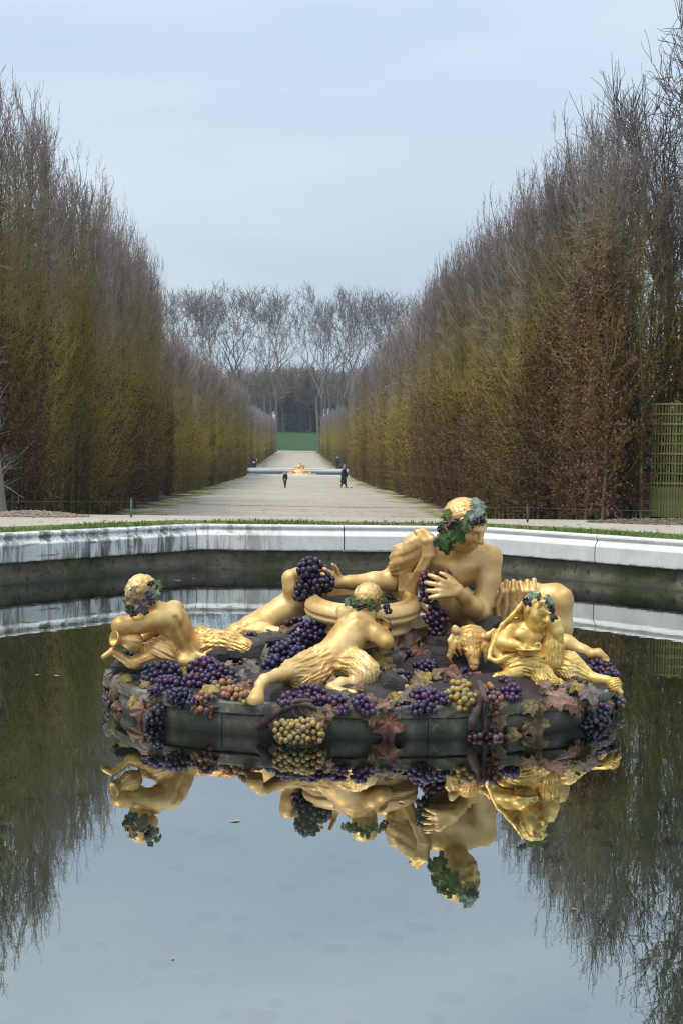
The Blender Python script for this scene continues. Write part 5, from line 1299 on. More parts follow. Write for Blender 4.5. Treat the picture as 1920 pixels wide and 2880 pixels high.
s.chain([(930, 1936, 9.36, 15), (962, 1950, 9.3, 14), (995, 1950, 9.28, 13)], 8)
hoof(s, (992, 1950, 9.28), (1018, 1954, 9.27), 11, 8)
for x, y in ((944, 1876), (954, 1876)): s.pc((x, y, 9.6), (x + 1, y + 3, 9.6), 7, 7, 3)
part('body', s.mesh('body', .0095, .001, 12), M_gold, fig)
part('hair', hair_mesh('hair', hc, HR, hf, hu, 25, strands=300, curl=.2, thick=.058, length=1.0, low=-.8), M_gold, fig)
for q in ((985, 1684, 10.12, 22, 'green', (-.7, -.7, .2), .1, 0), (1000, 1698, 10.02, 22, 'green', (-.4, -.9, 0), .4, 1), (1036, 1696, 9.96, 26, 'green', (0, -1, .1), .2, 2), (1060, 1706, 9.98, 18, 'brown', (.2, -1, 0), 0, 0), (1080, 1684, 10.1, 20, 'green', (.8, -.6, .2), .3, 0), (976, 1692, 10.1, 16, 'sage', (-.6, -.8, .1), -.6, 2)): put_leaf(fig, *q, name='wreath_leaf')
for q in ((1012, 1708, 9.98), (1086, 1708, 10.02), (1090, 1716, 10.02)): little_bunch(fig, *q, 10, 9, 'dark', 4.6)

# ---- child satyr at the right, half asleep over a bowl
fig = figure('satyr_statue', 'bright gilded child satyr at the right, dozing over a bowl under a goatskin', 'statue', 1500, 1900, 9.95)
HEADY = 9.88; hc = P(1512, 1722, 9.88); HR = U(52, 9.88); hf = np.array([.40, -.88, -.20]); hu = np.array([.40, .0, .92])
s = Sculpt()
s.pe((1484, 1792, 10.02), 46, 42, 36, 10, 12); s.pe((1490, 1828, 10.0), 44, 36, 36, 0, 14)
s.pc((1436, 1766, 10.04), (1520, 1768, 10.06), 24, 24, 12)
s.pe((1468, 1784, 9.88), 22, 16, 12, 10, 8); s.pe((1506, 1790, 9.87), 22, 16, 12, -5, 8)
s.pc((1490, 1768, 10.02), (1500, 1748, 9.95), 24, 24, 10)
head(s, hc, HR, hf, hu, True)
s.chain([(1434, 1770, 10.0, 24), (1418, 1796, 9.9, 23), (1412, 1808, 9.82, 22)], 10)
s.chain([(1412, 1808, 9.82, 21), (1436, 1814, 9.7, 18), (1456, 1816, 9.64, 13)], 9)
w = P(1452, 1814, 9.64); hand(s, w, P(1482, 1824, 9.58) - w, np.array([.2, .3, -1]), np.array([.3, 1, .3]), .155, curl=(.45, .5, .4))
s.chain([(1530, 1772, 10.02, 24), (1552, 1776, 9.9, 22), (1556, 1752, 9.82, 21)], 10)
s.chain([(1556, 1752, 9.82, 21), (1566, 1776, 9.78, 17), (1572, 1798, 9.75, 12)], 9)
w = P(1572, 1796, 9.75); hand(s, w, P(1579, 1830, 9.72) - w, np.array([-.4, .8, 0]), np.array([-1, -.2, 0]), .16, curl=(.3, .35, .3))
s.chain([(1520, 1870, 9.95, 46), (1476, 1868, 9.82, 46), (1440, 1876, 9.74, 30)], 14, fur=.012)         # crossed left thigh
s.chain([(1452, 1892, 9.66, 22), (1420, 1902, 9.58, 15), (1396, 1902, 9.54, 11)], 9); hoof(s, (1402, 1903, 9.55), (1386, 1906, 9.53), 9, 7)
s.chain([(1500, 1890, 9.7, 28), (1516, 1914, 9.6, 18), (1508, 1928, 9.58, 8)], 10, fur=.011)
s.chain([(1530, 1896, 9.7, 24), (1552, 1918, 9.62, 17), (1580, 1922, 9.6, 9)], 10, fur=.01)
s.chain([(1556, 1868, 9.98, 40), (1600, 1874, 9.86, 38), (1636, 1894, 9.76, 24)], 14, fur=.012)
s.chain([(1634, 1896, 9.76, 21), (1668, 1908, 9.66, 15), (1706, 1912, 9.58, 13)], 10)
s.pe((1726, 1926, 9.56), 22, 22, 20, 30, 8, fur=.008); hoof(s, (1732, 1936, 9.54), (1744, 1948, 9.52), 10, 8)
s.chain([(1600, 1890, 9.74, 24), (1608, 1912, 9.66, 14)], 10, fur=.009)
part('body', s.mesh('body', .0075, .001, 14), M_fur, fig)
part('hair', hair_mesh('hair', hc, HR, hf, hu, 35, strands=260, curl=.2, thick=.06, length=1.1, low=-.9), M_fur, fig)
s = Sculpt()                                                        # goatskin: hood edge, back and the shaggy pillar he leans on
s.pe((1490, 1800, 10.16), 70, 84, 26, 12, 14)
s.chain([(1484, 1676, 9.92, 6), (1460, 1706, 9.94, 6), (1438, 1732, 9.92, 6), (1410, 1758, 9.92, 6), (1392, 1792, 9.88, 6), (1377, 1832, 9.8, 6.5), (1375, 1852, 9.74, 7), (1394, 1860, 9.7, 8), (1422, 1848, 9.68, 7), (1448, 1836, 9.7, 6)], 5); [s.pc((x, y, 9.95), (x + 46, y + 4, 10.1), 6, 9, 8) for x, y in ((1470, 1694), (1456, 1712), (1444, 1728), (1430, 1744), (1416, 1760), (1406, 1778), (1398, 1796), (1390, 1814), (1384, 1832))]; s.pe((1400, 1830, 9.88), 18, 30, 14, 14, 10)
s.chain([(1404, 1790, 10.02, 24), (1396, 1836, 9.92, 22)], 14)
s.chain([(1548, 1776, 9.88, 20), (1554, 1820, 9.84, 30), (1552, 1856, 9.82, 32)], 12, fur=.012)
s.pe((1440, 1862, 9.82), 46, 26, 34, -10, 12, fur=.008)
part('goatskin', s.mesh('goatskin', .0105, .001, 16), M_fur, fig)
for q in ((1492, 1676, 9.7, 22, 'sage', (-.2, -.7, .7), 2.2, 0), (1512, 1672, 9.74, 18, 'green', (0, -.6, .8), 0, 1), (1540, 1684, 9.68, 22, 'sage', (.3, -.9, .4), .6, 2), (1548, 1700, 9.66, 22, 'sage', (.5, -.8, .3), 1.2, 0), (1556, 1732, 9.68, 20, 'green', (.7, -.7, .1), .3, 0)): put_leaf(fig, *q, name='wreath_leaf')
for q in ((1478, 1690, 9.66), (1482, 1697, 9.64), (1546, 1708, 9.60), (1550, 1715, 9.61), (1556, 1738, 9.66)): little_bunch(fig, *q, 9, 9, 'dark', 4.4)
bowl = figure('drinking_bowl', 'small gilded bowl with scrolled handle held by the right satyr', 'bowl', 1484, 1845, 9.6, None)
bc = P(1484, 1832, 9.58); kb = U(1, 9.58)
V, F = lathe([(0, -12), (20, -11), (30, -4), (36, 6), (38, 6), (34, 10), (32, 6), (24, -2), (0, -6)], 28); V = V * kb * [1, .62, 1] + bc
part('bowl_body', mesh_join('bowl_body', [(V, F)]), M_fur, bowl)
hp = [bc + np.array(p_) * kb for p_ in ((33, 0, 6), (36, 0, 16), (30, 0, 24), (22, 0, 22), (20, 0, 15), (26, 0, 14))]
part('handle', mesh_join('handle', [tube_path(hp, [.011, .010, .010, .009, .008, .006], 8, 5)]), M_fur, bowl)

# ---- fourth child satyr, lying behind the hanging bunch
fig = figure('satyr_statue', 'gilded child satyr behind the vat, half hidden by a hanging dark bunch', 'statue', 740, 1790, 11.6)
hc = P(884, 1620, 11.75); HR = U(44, 11.75); hf = np.array([.5, .8, .1]); hu = np.array([0, -.2, 1])
s = Sculpt()
s.chain([(838, 1690, 11.72, 44), (800, 1718, 11.66, 42), (752, 1746, 11.58, 40), (712, 1764, 11.52, 36)], 16)
s.chain([(848, 1690, 11.8, 38), (880, 1672, 11.8, 30)], 14); s.pc((880, 1668, 11.78), (884, 1640, 11.76), 20, 20, 8)
head(s, hc, HR, hf, hu, True)
s.chain([(836, 1688, 11.55, 30), (824, 1654, 11.5, 27), (818, 1628, 11.5, 24)], 12)
s.chain([(818, 1626, 11.5, 24), (836, 1616, 11.6, 19), (858, 1610, 11.66, 14)], 9)
w = P(856, 1610, 11.66); hand(s, w, P(880, 1600, 11.6) - w, np.array([.3, -.8, 0]), np.array([0, 0, 1]), .2, curl=(.5, .6, .5))
s.pe((742, 1750, 11.42), 24, 20, 18, 40, 8); s.pe((768, 1738, 11.42), 16, 22, 14, 40, 8)
s.chain([(706, 1770, 11.5, 36), (668, 1784, 11.4, 30), (640, 1796, 11.3, 20)], 14, fur=.011)
s.chain([(720, 1782, 11.4, 30), (760, 1782, 11.2, 22), (790, 1776, 11.1, 14)], 12, fur=.006)
part('body', s.mesh('body', .014, .001, 18), M_gold, fig)
part('hair', hair_mesh('hair', hc, HR, hf, hu, 45, strands=120, curl=.4, thick=.1, length=.5, vox=.012), M_gold, fig)

# ---- goat's head lying among the leaves
gh = figure('goat_head_statue', 'gilded goat head with drooping ears looking out between the leaves', 'statue', 1328, 1880, 10.2)
s = Sculpt()
s.pe((1326, 1794, 10.3), 44, 36, 40, 0, 12, fur=.009); s.pe((1312, 1806, 10.27), 52, 36, 30, 0, 14, fur=.010)
s.chain([(1324, 1806, 10.2, 30), (1328, 1840, 10.08, 21), (1331, 1866, 10.0, 13), (1331, 1878, 9.98, 10)], 10, fur=.006)
s.chain([(1292, 1782, 10.2, 13), (1280, 1772, 10.16, 12), (1278, 1764, 10.14, 7)], 6); s.chain([(1352, 1796, 10.18, 12), (1372, 1788, 10.12, 11), (1388, 1772, 10.1, 6)], 6)
s.chain([(1296, 1790, 10.16, 5), (1284, 1794, 10.12, 4)], 3)
for sx in (-1, 1):
    s.ell(P(1326 + sx * 19, 1826, 9.98), np.array([.026, .03, .017]), .012, op=-1); s.ell(P(1326 + sx * 18, 1827, 10.05), np.array([.018, .02, .013]), .006)
    s.ell(P(1331 + sx * 6, 1872, 9.93), np.array([.010, .012, .012]), .006, op=-1)
for i in range(16):
    r = np.random.default_rng(400 + i); x = 1268 + r.uniform(-8, 26) if i < 9 else 1366 + r.uniform(-10, 16); y = 1796 + r.uniform(-4, 26)
    s.chain([(x + (14 if i < 9 else -10), y - 14, 10.18, 7), (x, y + 8, 10.12, 6.5), (x + r.uniform(-12, 4), y + 26, 10.1, 5), (x + r.uniform(-10, 8), y + 46, 10.1, 2)], 2.5)
part('goat_head', s.mesh('goat_head', .0095, .001, 20), M_red, gh)
# ------------------------------------------------------------------ painted grape bunches; every bunch a thing, every grape a part
GB = 'painted grape bunches on the fountain'
def bunch(label, lobes, colr, gr=9.0, seed=1, dens=1.0, group=GB, full=False):
    """lobes: (px, py, depth, half width, half height, slant) ellipsoids of grapes, gr = grape radius in pixels"""
    lobes = [(px, py, Y if full else settle(px, py, Y, U(b, Y), U(min(a, b), Y) * .7), a, b, sl) for px, py, Y, a, b, sl in lobes]
    c = lobes[0]; root = thing('grape_bunch', label, 'grapes', P(c[0], c[1] + c[4], c[2]), group)
    r = np.random.default_rng(seed); pts = []
    for (px, py, Y, a, b, sl) in lobes:
        rr = U(gr, Y); A = max(U(a, Y) - rr, .004); B = max(U(b, Y) - rr, .004); D = min(A, B) * .9 + rr * .5; C = P(px, py, Y); t = math.radians(-sl)
        ax = np.array([math.cos(t), 0, math.sin(t)]); az = np.array([-math.sin(t), 0, math.cos(t)]); n = 0
        for trial in range(2600):
            d = r.normal(size=3); d /= np.linalg.norm(d)
            if d[1] > (.6 if full else .25): continue
            p = C + ax * d[0] * A + az * d[2] * B + np.array([0, 1, 0]) * d[1] * D
            p = p + r.normal(size=3) * rr * .12
            if pts and (np.linalg.norm(np.array(pts)[:, :3] - p, axis=1) < rr * 1.5 / dens).any(): continue
            pts.append((*p, rr)); n += 1
    for p in pts: grape(root, p[:3], p[3] * r.uniform(.86, 1.08), colr if isinstance(colr, str) else colr[int(r.integers(len(colr)))])
    C = P(lobes[0][0], lobes[0][1], lobes[0][2])
    for (px, py, Y, a, b, sl) in lobes:           # a dark solid core in each lobe, seen between the grapes
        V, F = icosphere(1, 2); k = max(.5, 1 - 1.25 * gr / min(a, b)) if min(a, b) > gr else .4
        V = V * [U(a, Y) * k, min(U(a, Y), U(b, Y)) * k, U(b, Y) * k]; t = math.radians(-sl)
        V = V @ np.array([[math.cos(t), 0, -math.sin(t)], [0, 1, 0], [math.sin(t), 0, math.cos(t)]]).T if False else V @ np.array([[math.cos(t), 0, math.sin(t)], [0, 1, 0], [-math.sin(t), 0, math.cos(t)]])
        part('bunch_core', mesh_join('bunch_core', [(V + P(px, py, Y), F)]), M_core, root)
    return root
M_core = simple_mat('grape_core', (.02, .014, .016), (.045, .03, .03), 9, .8)
bunch('big dark bunch hanging over the left rim of the vat', [(874, 1600, 11.28, 42, 38, 0), (898, 1640, 11.25, 46, 36, -8), (858, 1655, 11.3, 34, 34, 0), (842, 1676, 11.3, 20, 18, 0)], ('indigo', 'dark', 'indigo'), 9.6, 11, full=True)
bunch('dark bunch squeezed in the left hand of the reclining statue and dangling below', [(1208, 1634, 11.05, 38, 32, 0), (1252, 1618, 11.1, 26, 18, 30), (1196, 1678, 11.02, 22, 24, 0), (1226, 1738, 10.95, 42, 28, 0), (1228, 1776, 10.93, 32, 28, 0), (1218, 1708, 10.98, 20, 22, 0)], ('indigo', 'plum', 'dark', 'plum'), 9.0, 12, full=True)
bunch('wide blue-violet bunch under the bent goat leg of the left satyr', [(455, 1892, 9.98, 62, 36, 0), (425, 1912, 9.9, 34, 34, 0), (480, 1925, 9.8, 48, 30, 10), (440, 1940, 9.75, 24, 20, 0)], ('indigo', 'purple', 'indigo', 'blue'), 9.2, 13)
bunch('long purple bunch with reddish grapes beside the back of the left satyr', [(572, 1878, 9.98, 52, 34, -4), (620, 1896, 9.9, 52, 34, 12), (560, 1918, 9.78, 60, 28, 4), (645, 1924, 9.8, 28, 24, 0)], ('purple', 'plum', 'purple', 'violet'), 9.2, 14)
bunch('small blue bunch drooping over the ledge below the wide blue-violet bunch', [(510, 1956, 9.52, 46, 24, 8), (494, 1968, 9.42, 26, 18, 0), (545, 1970, 9.4, 26, 20, 0), (508, 1984, 9.36, 12, 12, 0)], ('blue', 'indigo'), 8.6, 15)
bunch('rosy orange bunch lying on the ledge left of the golden hoof', [(634, 1932, 9.6, 40, 24, 18), (664, 1954, 9.38, 44, 28, 10), (690, 1962, 9.3, 22, 24, 0)], ('rose', 'rose', 'olive'), 10, 16)
bunch('rosy brown bunch with a tapering tip hanging over the ledge left of the golden hoof', [(580, 1962, 9.36, 30, 24, 0), (580, 1990, 9.26, 30, 24, 0), (588, 2018, 9.2, 12, 16, 0)], ('rose', 'mauve', 'rose'), 9.4, 17)
bunch('dark grey bunch hanging near the waterline beside the pink and yellow leaf', [(444, 1996, 9.62, 26, 20, 0), (432, 2022, 9.52, 32, 24, 0)], ('slate', 'dark', 'slate'), 9.6, 18)
bunch('olive yellow bunch hanging down the island wall under the forked vine stem', [(806, 2046, 8.8, 42, 26, 0), (862, 2044, 8.78, 46, 30, 0), (836, 2072, 8.76, 62, 26, 0), (890, 2068, 8.78, 26, 28, 0), (790, 2074, 8.82, 22, 22, 0)], ('olive', 'olive', 'amber'), 9.4, 19, full=True)
bunch('violet bunch in front of the furry left leg of the middle satyr', [(880, 1946, 9.15, 44, 26, 4), (900, 1968, 9.06, 32, 20, 0), (860, 1966, 9.08, 36, 20, 0)], ('purple', 'violet', 'purple'), 9.6, 20)
bunch('small violet bunch on the ledge right of the golden hoof', [(812, 1964, 9.08, 34, 22, -6), (800, 1976, 9.02, 24, 16, 0)], ('purple', 'violet'), 9.4, 21)
bunch('violet bunch at the ledge between the pink leaf tip and the folded hoof', [(950, 1974, 9.06, 30, 26, 0), (962, 1996, 9.0, 26, 20, 0)], ('purple', 'indigo', 'violet'), 9.4, 22)
bunch('round violet bunch at the ledge left of the big red leaf', [(1014, 1976, 9.06, 32, 26, 0), (1030, 1994, 9.0, 28, 20, 0)], ('purple', 'violet', 'purple'), 9.4, 23)
bunch('little violet bunch above the big red leaf', [(1100, 1970, 9.12, 24, 16, 0)], ('purple', 'indigo'), 8.8, 24)
bunch('large purple bunch at the ledge right of the big red leaf', [(1196, 1962, 9.12, 52, 34, 10), (1188, 1992, 9.02, 44, 26, 0), (1234, 1966, 9.1, 22, 26, 0), (1192, 2012, 8.98, 14, 12, 0)], ('purple', 'plum', 'purple', 'violet'), 10, 25)
bunch('few purple grapes between the large purple and the golden yellow bunch', [(1250, 1974, 9.06, 20, 20, 0), (1245, 1922, 9.35, 20, 16, 0)], ('purple', 'dark'), 9, 26)
bunch('golden yellow bunch lying left of the knotted vine stems', [(1296, 1928, 9.3, 40, 20, 0), (1284, 1950, 9.16, 42, 24, 0), (1310, 1966, 9.06, 40, 24, 0), (1300, 1988, 8.99, 26, 16, 0)], ('amber', 'amber', 'olive'), 10.4, 27)
bunch('small pale yellow bunch behind the large purple one', [(1160, 1932, 9.36, 26, 12, -6), (1122, 1954, 9.2, 22, 12, 0), (1200, 1926, 9.4, 18, 10, 0)], ('olive', 'amber'), 9, 28)
bunch('purple bunch behind the golden yellow one under the goat head', [(1330, 1908, 9.5, 42, 18, 8), (1352, 1918, 9.4, 26, 16, 0), (1295, 1882, 9.75, 24, 12, 0)], ('purple', 'plum'), 9, 29)
bunch('brownish mauve bunch hanging along the knotted vine stems', [(1372, 1940, 9.16, 22, 24, 20), (1392, 1964, 9.04, 26, 24, 0), (1396, 1996, 8.98, 20, 24, 0), (1374, 1985, 8.97, 16, 20, 0)], ('mauve', 'rose', 'mauve'), 9, 30)
bunch('purple bunch below the crossed leg of the right satyr', [(1420, 1922, 9.38, 32, 22, 20), (1436, 1944, 9.22, 34, 26, 0), (1442, 1962, 9.15, 24, 16, 0)], ('purple', 'plum', 'purple'), 9.6, 31)
bunch('purple bunch under the foot of the reclining statue at the right edge', [(1690, 1878, 10.3, 44, 24, 14), (1712, 1898, 10.2, 34, 24, 0), (1660, 1888, 10.15, 22, 20, 0)], ('purple', 'indigo', 'plum'), 8.6, 32)
bunch('small purple bunch between the right satyr and the golden foot', [(1606, 1846, 10.45, 22, 16, 20), (1624, 1862, 10.35, 16, 14, 0)], ('purple', 'indigo'), 8, 33)
bunch('greyish violet bunch hanging over the right end of the ledge', [(1686, 1996, 9.5, 38, 26, 0), (1668, 2026, 9.4, 38, 28, 0), (1698, 2034, 9.45, 26, 26, 0), (1644, 2046, 9.35, 18, 16, 0), (1652, 1996, 9.42, 18, 16, 0)], ('slate', 'violet', 'slate'), 9, 34)
bunch('brown grapes tucked behind the hoof at the far right end', [(1736, 1976, 10.0, 24, 24, 0)], ('mauve', 'slate'), 8.6, 35)
bunch('dark wine bunch dipping into the water below the knotted vine stems', [(1334, 2072, 8.8, 26, 20, 0), (1386, 2070, 8.8, 30, 22, 0), (1340, 2090, 8.78, 20, 10, 0)], ('plum', 'dark', 'mauve'), 10, 36)
bunch('plum coloured bunch behind the furry outstretched leg of the left satyr', [(678, 1778, 11.1, 40, 20, 8), (712, 1794, 10.95, 34, 22, 0), (656, 1772, 11.15, 18, 12, 0)], ('plum', 'purple', 'indigo'), 9, 37)
bunch('great blue bunch tumbling from the vat behind the middle satyr', [(892, 1766, 10.55, 50, 26, 14), (850, 1796, 10.42, 52, 28, -14), (800, 1830, 10.25, 52, 32, -24), (768, 1868, 10.05, 42, 28, -14), (832, 1840, 10.2, 40, 26, -24), (745, 1888, 9.95, 20, 16, 0)], ('blue', 'indigo', 'purple', 'blue'), 9.4, 38)
bunch('few dark blue grapes on the pile beside the hanging bunch', [(812, 1752, 10.8, 16, 12, 0), (836, 1745, 10.8, 16, 16, 0), (790, 1798, 10.62, 22, 14, 0)], ('indigo', 'dark'), 9, 39)
bunch('dark blue bunch in the middle beneath the goat head', [(1192, 1878, 9.8, 38, 26, 0), (1210, 1866, 9.85, 22, 18, 0)], ('indigo', 'blue', 'dark'), 8.4, 40)
bunch('dark purple bunch between the middle satyr and the dark blue bunch', [(1132, 1898, 9.62, 26, 18, 10), (1146, 1840, 10.05, 18, 16, 0)], ('dark', 'purple'), 8.4, 41)
bunch('small blue bunch held to the mouth of the middle satyr', [(1082, 1752, 10.18, 16, 18, 0), (1092, 1778, 10.06, 14, 18, 0), (1100, 1800, 9.96, 10, 12, 0)], ('indigo', 'blue'), 8.2, 42, full=True)
bunch('few violet grapes seen under the raised hoof of the left satyr', [(364, 1834, 10.7, 20, 12, 0)], ('purple', 'blue'), 8, 43)
bunch('dark bunch at the left end of the island', [(302, 1935, 10.45, 18, 20, 0), (308, 1972, 10.2, 18, 22, 0)], ('dark', 'slate'), 9, 44)
bunch('few purple grapes among grey leaves behind the golden hoof', [(672, 1872, 10.15, 18, 16, 0), (668, 1898, 10.0, 16, 14, 0)], ('purple', 'dark'), 8.6, 45)
def depth(Y, py): return Y
# ------------------------------------------------------------------ the second basin with its gilded group
fz = -.57
fb = thing('far_basin', 'second round basin with pale rim halfway down the alley', 'basin', (FX, FY, fz))
zt = .20
V, F = lathe([(FR + .8, -.6), (FR + .8, zt - .02), (FR + .6, zt), (FR + .1, zt), (FR, zt - .08), (FR + .05, zt - .16), (FR, zt - .2), (FR, zt - .66), (FR + .06, zt - .67), (FR + .06, -1.2)], 128)
link('gravel_apron', mesh_join('gravel_apron', [lathe([(FR + .78, .02), (FR + 6, .0), (FR + 7, -.4)], 128)]), M_ground, fb)
link('rim', mesh_join('rim', [(V, F)]), simple_mat('far_marble', (.62, .62, .6), (.78, .78, .76), .4, .6), fb)
V, F = lathe([(0, zt - .80), (FR + .05, zt - .80)], 64); link('basin_water', mesh_join('basin_water', [(V, F)], False), M_water, fb)
V, F = lathe([(0, -1.15), (FR + .05, -1.15)], 48); link('basin_floor', mesh_join('basin_floor', [(V, F)], False), M_floor, fb)
fs = thing('gilded_statue_group', 'gilded winged figure above a heap of cherubs on the far basin island', 'statue', P(842, 1336, 146))
def fq(px, py, dy=0.0): return (px, py, 146 + dy)
s = Sculpt()
s.pe(fq(842, 1334), 38, 5, 36, 0, 3); s.pe(fq(842, 1327), 22, 7, 20, 0, 3)
s.chain([(*fq(838, 1324), 5), (*fq(842, 1313), 5), (*fq(844, 1307), 3.6)], 2); s.pe(fq(844, 1302.5), 3, 3.4, 3, 0, 1)
s.chain([(*fq(840, 1310), 2.2), (*fq(833, 1312), 1.8), (*fq(830, 1318), 1.4)], 1); s.chain([(*fq(847, 1310), 2.2), (*fq(852, 1316), 1.6), (*fq(850, 1322), 1.3)], 1)
s.pe(fq(853, 1312, .2), 4.2, 8, 2, 8, 1); s.chain([(*fq(838, 1324), 4), (*fq(826, 1326), 3.4), (*fq(818, 1331), 2.2)], 2); s.chain([(*fq(846, 1324), 4), (*fq(858, 1327), 3), (*fq(864, 1332), 2)], 2)
for x, y in ((824, 1325), (862, 1324), (814, 1331), (872, 1331), (848, 1331), (832, 1332)):
    s.pe(fq(x, y, -.6), 3.6, 4.4, 3.6, 10, 1); s.pe(fq(x - 1, y - 6, -.6), 2.2, 2.4, 2.2, 0, .8); s.chain([(*fq(x + 2, y, -.8), 1.5), (*fq(x + 8, y + 3, -.9), 1.1)], 1); s.chain([(*fq(x - 2, y - 2, -.8), 1.4), (*fq(x - 7, y + 2, -.9), 1.0)], 1)
part('gilded_group', s.mesh('gilded_group', .045, .01, 3), M_gold, fs)
s = Sculpt()
rr_ = np.random.default_rng(66)
for i in range(34): a = i * math.pi * 2 / 34; s.ell(P(*fq(842, 1337)) + np.array([2.0 * math.cos(a), 1.9 * math.sin(a), rr_.uniform(-.04, .1)]), rr_.uniform(.12, .26, 3), .05)
part('shell_ring', s.mesh('shell_ring', .05, .01, 4), simple_mat('pale_shells', (.42, .30, .22), (.62, .52, .45), 2, .6), fs)

# ------------------------------------------------------------------ walkers
def cloth(name, c, c2=None): return simple_mat(name, c, c2 or tuple(x * 1.6 for x in c), 6, .85)
M_skin = cloth('skin', (.45, .27, .2), (.52, .33, .25)); M_navy = cloth('navy_cloth', (.008, .010, .018), (.014, .017, .03)); M_black = cloth('black_cloth', (.006, .006, .008), (.012, .012, .014))
M_jean = cloth('jeans', (.03, .05, .10), (.05, .075, .14)); M_beanie = cloth('grey_wool', (.16, .18, .2), (.26, .28, .3)); M_blond = cloth('blond_hair', (.28, .2, .11), (.4, .3, .18)); M_white_c = cloth('white_leather', (.6, .6, .58), (.72, .72, .7)); M_bag = cloth('dark_bag', (.012, .02, .028), (.022, .034, .045))
def walker(label, x, y, h, face, stride, coat_len, mats, hat=True, hair_len=.3, bag=False, lean=0.0, tote=False):
    """h height; face angle about Z; coat_len: hem height as share of h; mats: coat, legs, hat, hair, shoe"""
    z = float(ground_z(y)); o = thing('person', label, 'person', (x, y, z), 'people walking on the gravel alley', face)
    A = lambda a, b, c: np.array([a, b, c]) * h          # local: x right, y forward, z up
    s = Sculpt(); f = stride
    hip = .52
    for sx, st in ((-1, f), (1, -f)):
        s.cap(A(.05 * sx, 0, hip), A(.052 * sx, st * .5 + .01, .28), .058 * h, .042 * h, .02 * h); s.cap(A(.052 * sx, st * .5 + .01, .28), A(.05 * sx, st - (.02 if st < 0 else 0), .055), .04 * h, .026 * h, .01 * h)
    s.cap(A(0, 0, hip), A(0, lean * .4, .66), .085 * h, .078 * h, .03 * h); s.cap(A(-.075, lean, .79), A(.075, lean, .79), .05 * h, .05 * h, .03 * h); s.cap(A(0, lean * .6, .68), A(0, lean, .79), .085 * h, .08 * h, .04 * h)
    s.cap(A(0, lean, .82), A(0, lean + .008, .87), .032 * h, .03 * h, .02 * h)
    for sx, st in ((-1, -f), (1, f)):
        s.cap(A(.105 * sx, lean, .79), A(.125 * sx, lean * .7 + st * .25, .63), .036 * h, .028 * h, .02 * h); s.cap(A(.125 * sx, lean * .7 + st * .25, .63), A(.115 * sx, lean * .5 + st * .55 + .02, .49), .027 * h, .02 * h, .01 * h)
        hand(s, A(.115 * sx, lean * .5 + st * .55 + .02, .49), np.array([0, .2, -1.]), np.array([-sx, 0, 0]), np.array([0, 1, 0]), .095 * h, r0=.011 * h)
    head(s, A(0, lean + .018, .925), .07 * h, np.array([0, 1, -.1]), np.array([0, 0, 1]))
    link('body', s.mesh('body', .016 * h), M_skin, o)
    s = Sculpt(); top = .80
    s.cap(A(-.075, lean, .785), A(.075, lean, .785), .058 * h, .058 * h, .03 * h); s.cap(A(0, lean * .5, .66), A(0, lean, .78), .093 * h, .09 * h, .04 * h)
    s.cap(A(0, lean * .4, .66), A(0, -.01, coat_len + .06), .09 * h, (.075 + (.52 - coat_len) * .2) * h, .03 * h)
    if coat_len < .4:
        for k in range(7): a = k * .9; s.cap(A(.05 * math.cos(a), .05 * math.sin(a), .55), A(.085 * math.cos(a), .085 * math.sin(a) - .01, coat_len), .04 * h, .032 * h, .03 * h)
    for sx, st in ((-1, -f), (1, f)):
        s.cap(A(.105 * sx, lean, .785), A(.128 * sx, lean * .7 + st * .25, .63), .045 * h, .038 * h, .02 * h); s.cap(A(.128 * sx, lean * .7 + st * .25, .63), A(.117 * sx, lean * .5 + st * .5 + .02, .515), .037 * h, .031 * h, .02 * h)
    s.cap(A(-.03, lean, .835), A(.03, lean, .835), .04 * h, .04 * h, .02 * h)
    link('coat', s.mesh('coat', .016 * h), mats[0], o)
    s = Sculpt()
    for sx, st in ((-1, f), (1, -f)):
        s.cap(A(.05 * sx, 0, hip), A(.052 * sx, st * .5 + .01, .28), .066 * h, .05 * h, .02 * h); s.cap(A(.052 * sx, st * .5 + .01, .28), A(.05 * sx, st - (.02 if st < 0 else 0), .07), .048 * h, .035 * h, .01 * h)
    link('trousers', s.mesh('trousers', .015 * h), mats[1], o)
    for sx, st in ((-1, f), (1, -f)):
        s = Sculpt(); yy = st - (.02 if st < 0 else 0); up = .03 if st < 0 else 0.0
        s.cap(A(.05 * sx, yy - .02, .026 + up), A(.055 * sx, yy + .085, .02), .03 * h, .024 * h, .01 * h); link('shoe', s.mesh('shoe', .012 * h), mats[4], o)
    s = Sculpt(); c = A(0, lean + .008, .945)
    s.ell(c - A(0, .012, 0), np.array([.062, .068, .066]) * h, .01 * h)
    for k in range(14): a = -2.6 + k * .37 - .1; s.cap(c + A(.058 * math.cos(a) * .9, .058 * math.sin(a) - .012, .02), c + A(.064 * math.cos(a), .064 * math.sin(a) - .02, .02 - hair_len * .5), .018 * h, .012 * h, .01 * h) if math.sin(a) < .35 else None
    link('hair', s.mesh('hair', .013 * h), mats[3], o)
    if hat:
        s = Sculpt(); s.ell(c + A(0, -.006, .022), np.array([.068, .076, .062]) * h, .01 * h); s.cap(c + A(-.03, 0, .004), c + A(.03, 0, .004), .052 * h, .052 * h, .01 * h); s.ell(c + A(0, -.01, .09), np.array([.024, .024, .022]) * h, .008 * h)
        link('woolly_hat', s.mesh('woolly_hat', .012 * h), mats[2], o)
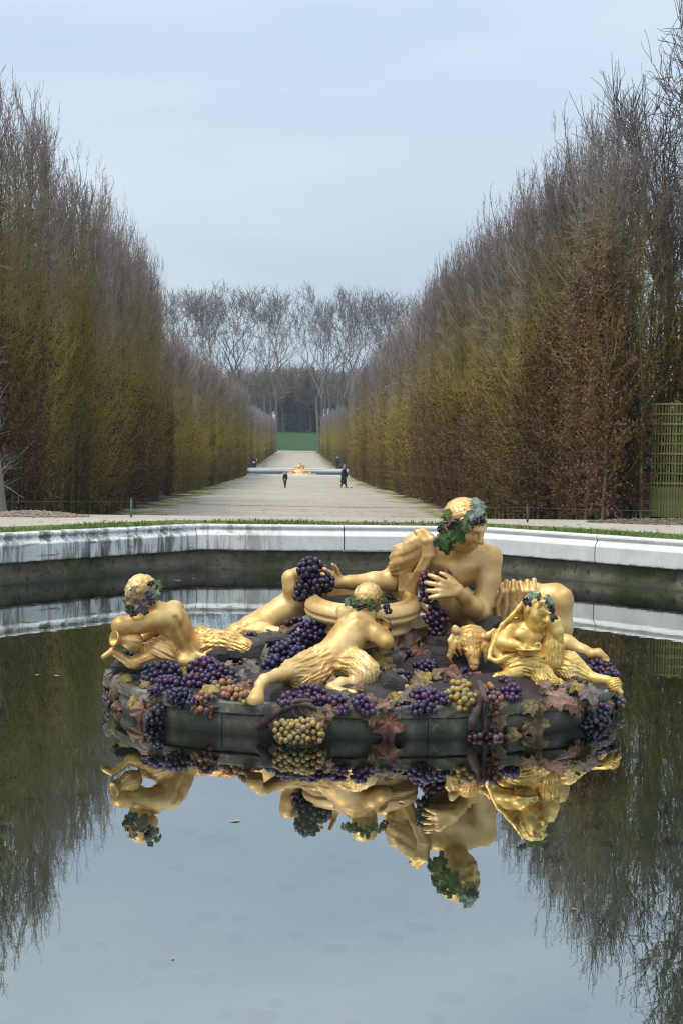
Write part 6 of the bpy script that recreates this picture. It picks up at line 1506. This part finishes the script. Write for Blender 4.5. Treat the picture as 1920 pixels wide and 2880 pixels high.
    if bag:
        s = Sculpt(); s.ell(A(0, lean - .13, .70), np.array([.095, .06, .13]) * h, .02 * h); s.ell(A(0, lean - .175, .66), np.array([.07, .03, .06]) * h, .02 * h)
        for sx in (-1, 1): s.cap(A(.055 * sx, lean - .1, .81), A(.065 * sx, lean + .02, .835), .014 * h, .014 * h, .01 * h); s.cap(A(.065 * sx, lean + .02, .835), A(.075 * sx, lean + .075, .68), .014 * h, .014 * h, .01 * h)
        link('backpack', s.mesh('backpack', .015 * h), M_bag, o)
    if tote:
        s = Sculpt(); s.ell(A(.1, .06, .50), np.array([.10, .05, .055]) * h, .02 * h); s.cap(A(-.13, .06, .62), A(-.13, .05, .78), .02 * h, .03 * h, .02 * h); link('white_bag', s.mesh('white_bag', .015 * h), M_white_c, o)
    return o
y = 85.5; walker('child with blond hair in dark jacket and blue jeans walking on the alley', P(802, 1378, y)[0], y, 1.22, 2.6, .05, .46, (M_navy, M_jean, M_beanie, M_blond, M_black), hat=False, hair_len=.1)
y = 87.0; walker('woman in long dark coat and grey woolly hat beside a ball', P(966, 1372, y)[0], y, 1.74, -1.1, .15, .24, (M_navy, M_black, M_beanie, M_blond, M_white_c), hat=True, hair_len=.32, lean=.02)
y = 176.0; walker('walker in dark clothes carrying white bags behind the left rim of the far basin', P(717, 1320, y)[0], y, 1.86, 3.3, .06, .44, (M_navy, M_black, M_black, M_black, M_black), hat=False, hair_len=.1, tote=True)
y = 176.5; walker('walker with dark backpack and pale woolly hat behind the right rim of the far basin', P(949, 1322, y)[0], y, 1.88, .2, .10, .45, (M_navy, M_black, M_white_c, M_black, M_black), hat=True, bag=True, hair_len=.06)
# the ball
q = P(987, 1373, 86.6); V, F = icosphere(.115, 3)
bm_ = thing('ball', 'white football lying on the gravel beside the woman', 'ball', (q[0], q[1], float(ground_z(86.6)) + .112))
link('ball_skin', mesh_np('ball_skin', V, F), cloth('white_ball', (.62, .62, .6), (.72, .72, .7)), bm_)
iv, _f = icosphere(.1165, 1)
pat = []
for d in iv[:12]:
    d = d / np.linalg.norm(d); u = np.cross(d, [.3, .5, .8]); u /= np.linalg.norm(u); w = np.cross(d, u)
    pv = [d * .1175] + [(d + (u * math.cos(a) + w * math.sin(a)) * .33) / np.linalg.norm(d + (u * math.cos(a) + w * math.sin(a)) * .33) * .1165 for a in np.arange(5) * 2 * math.pi / 5]
    pat.append((np.array(pv), np.array([(0, 1 + i, 1 + (i + 1) % 5) for i in range(5)])))
link('panel', mesh_join('panel', pat), M_beanie, bm_)
# ------------------------------------------------------------------ damp winter air
m_h = bpy.data.materials.new('haze'); m_h.use_nodes = True; nt = m_h.node_tree; nt.nodes.remove(nt.nodes['Principled BSDF'])
pv = nt.nodes.new('ShaderNodeVolumePrincipled'); pv.inputs['Color'].default_value = (.86, .92, 1.0, 1); pv.inputs['Density'].default_value = 0.00034; pv.inputs['Anisotropy'].default_value = 0.2
nt.links.new(pv.outputs['Volume'], nt.nodes['Material Output'].inputs['Volume'])
V, F = box(-1600, 1600, -1600, 1650, -4.0, 62.0)
tag(link('haze', mesh_np('haze', V, F, False), m_h), 'thin winter haze over the whole park', 'haze', kind='stuff')
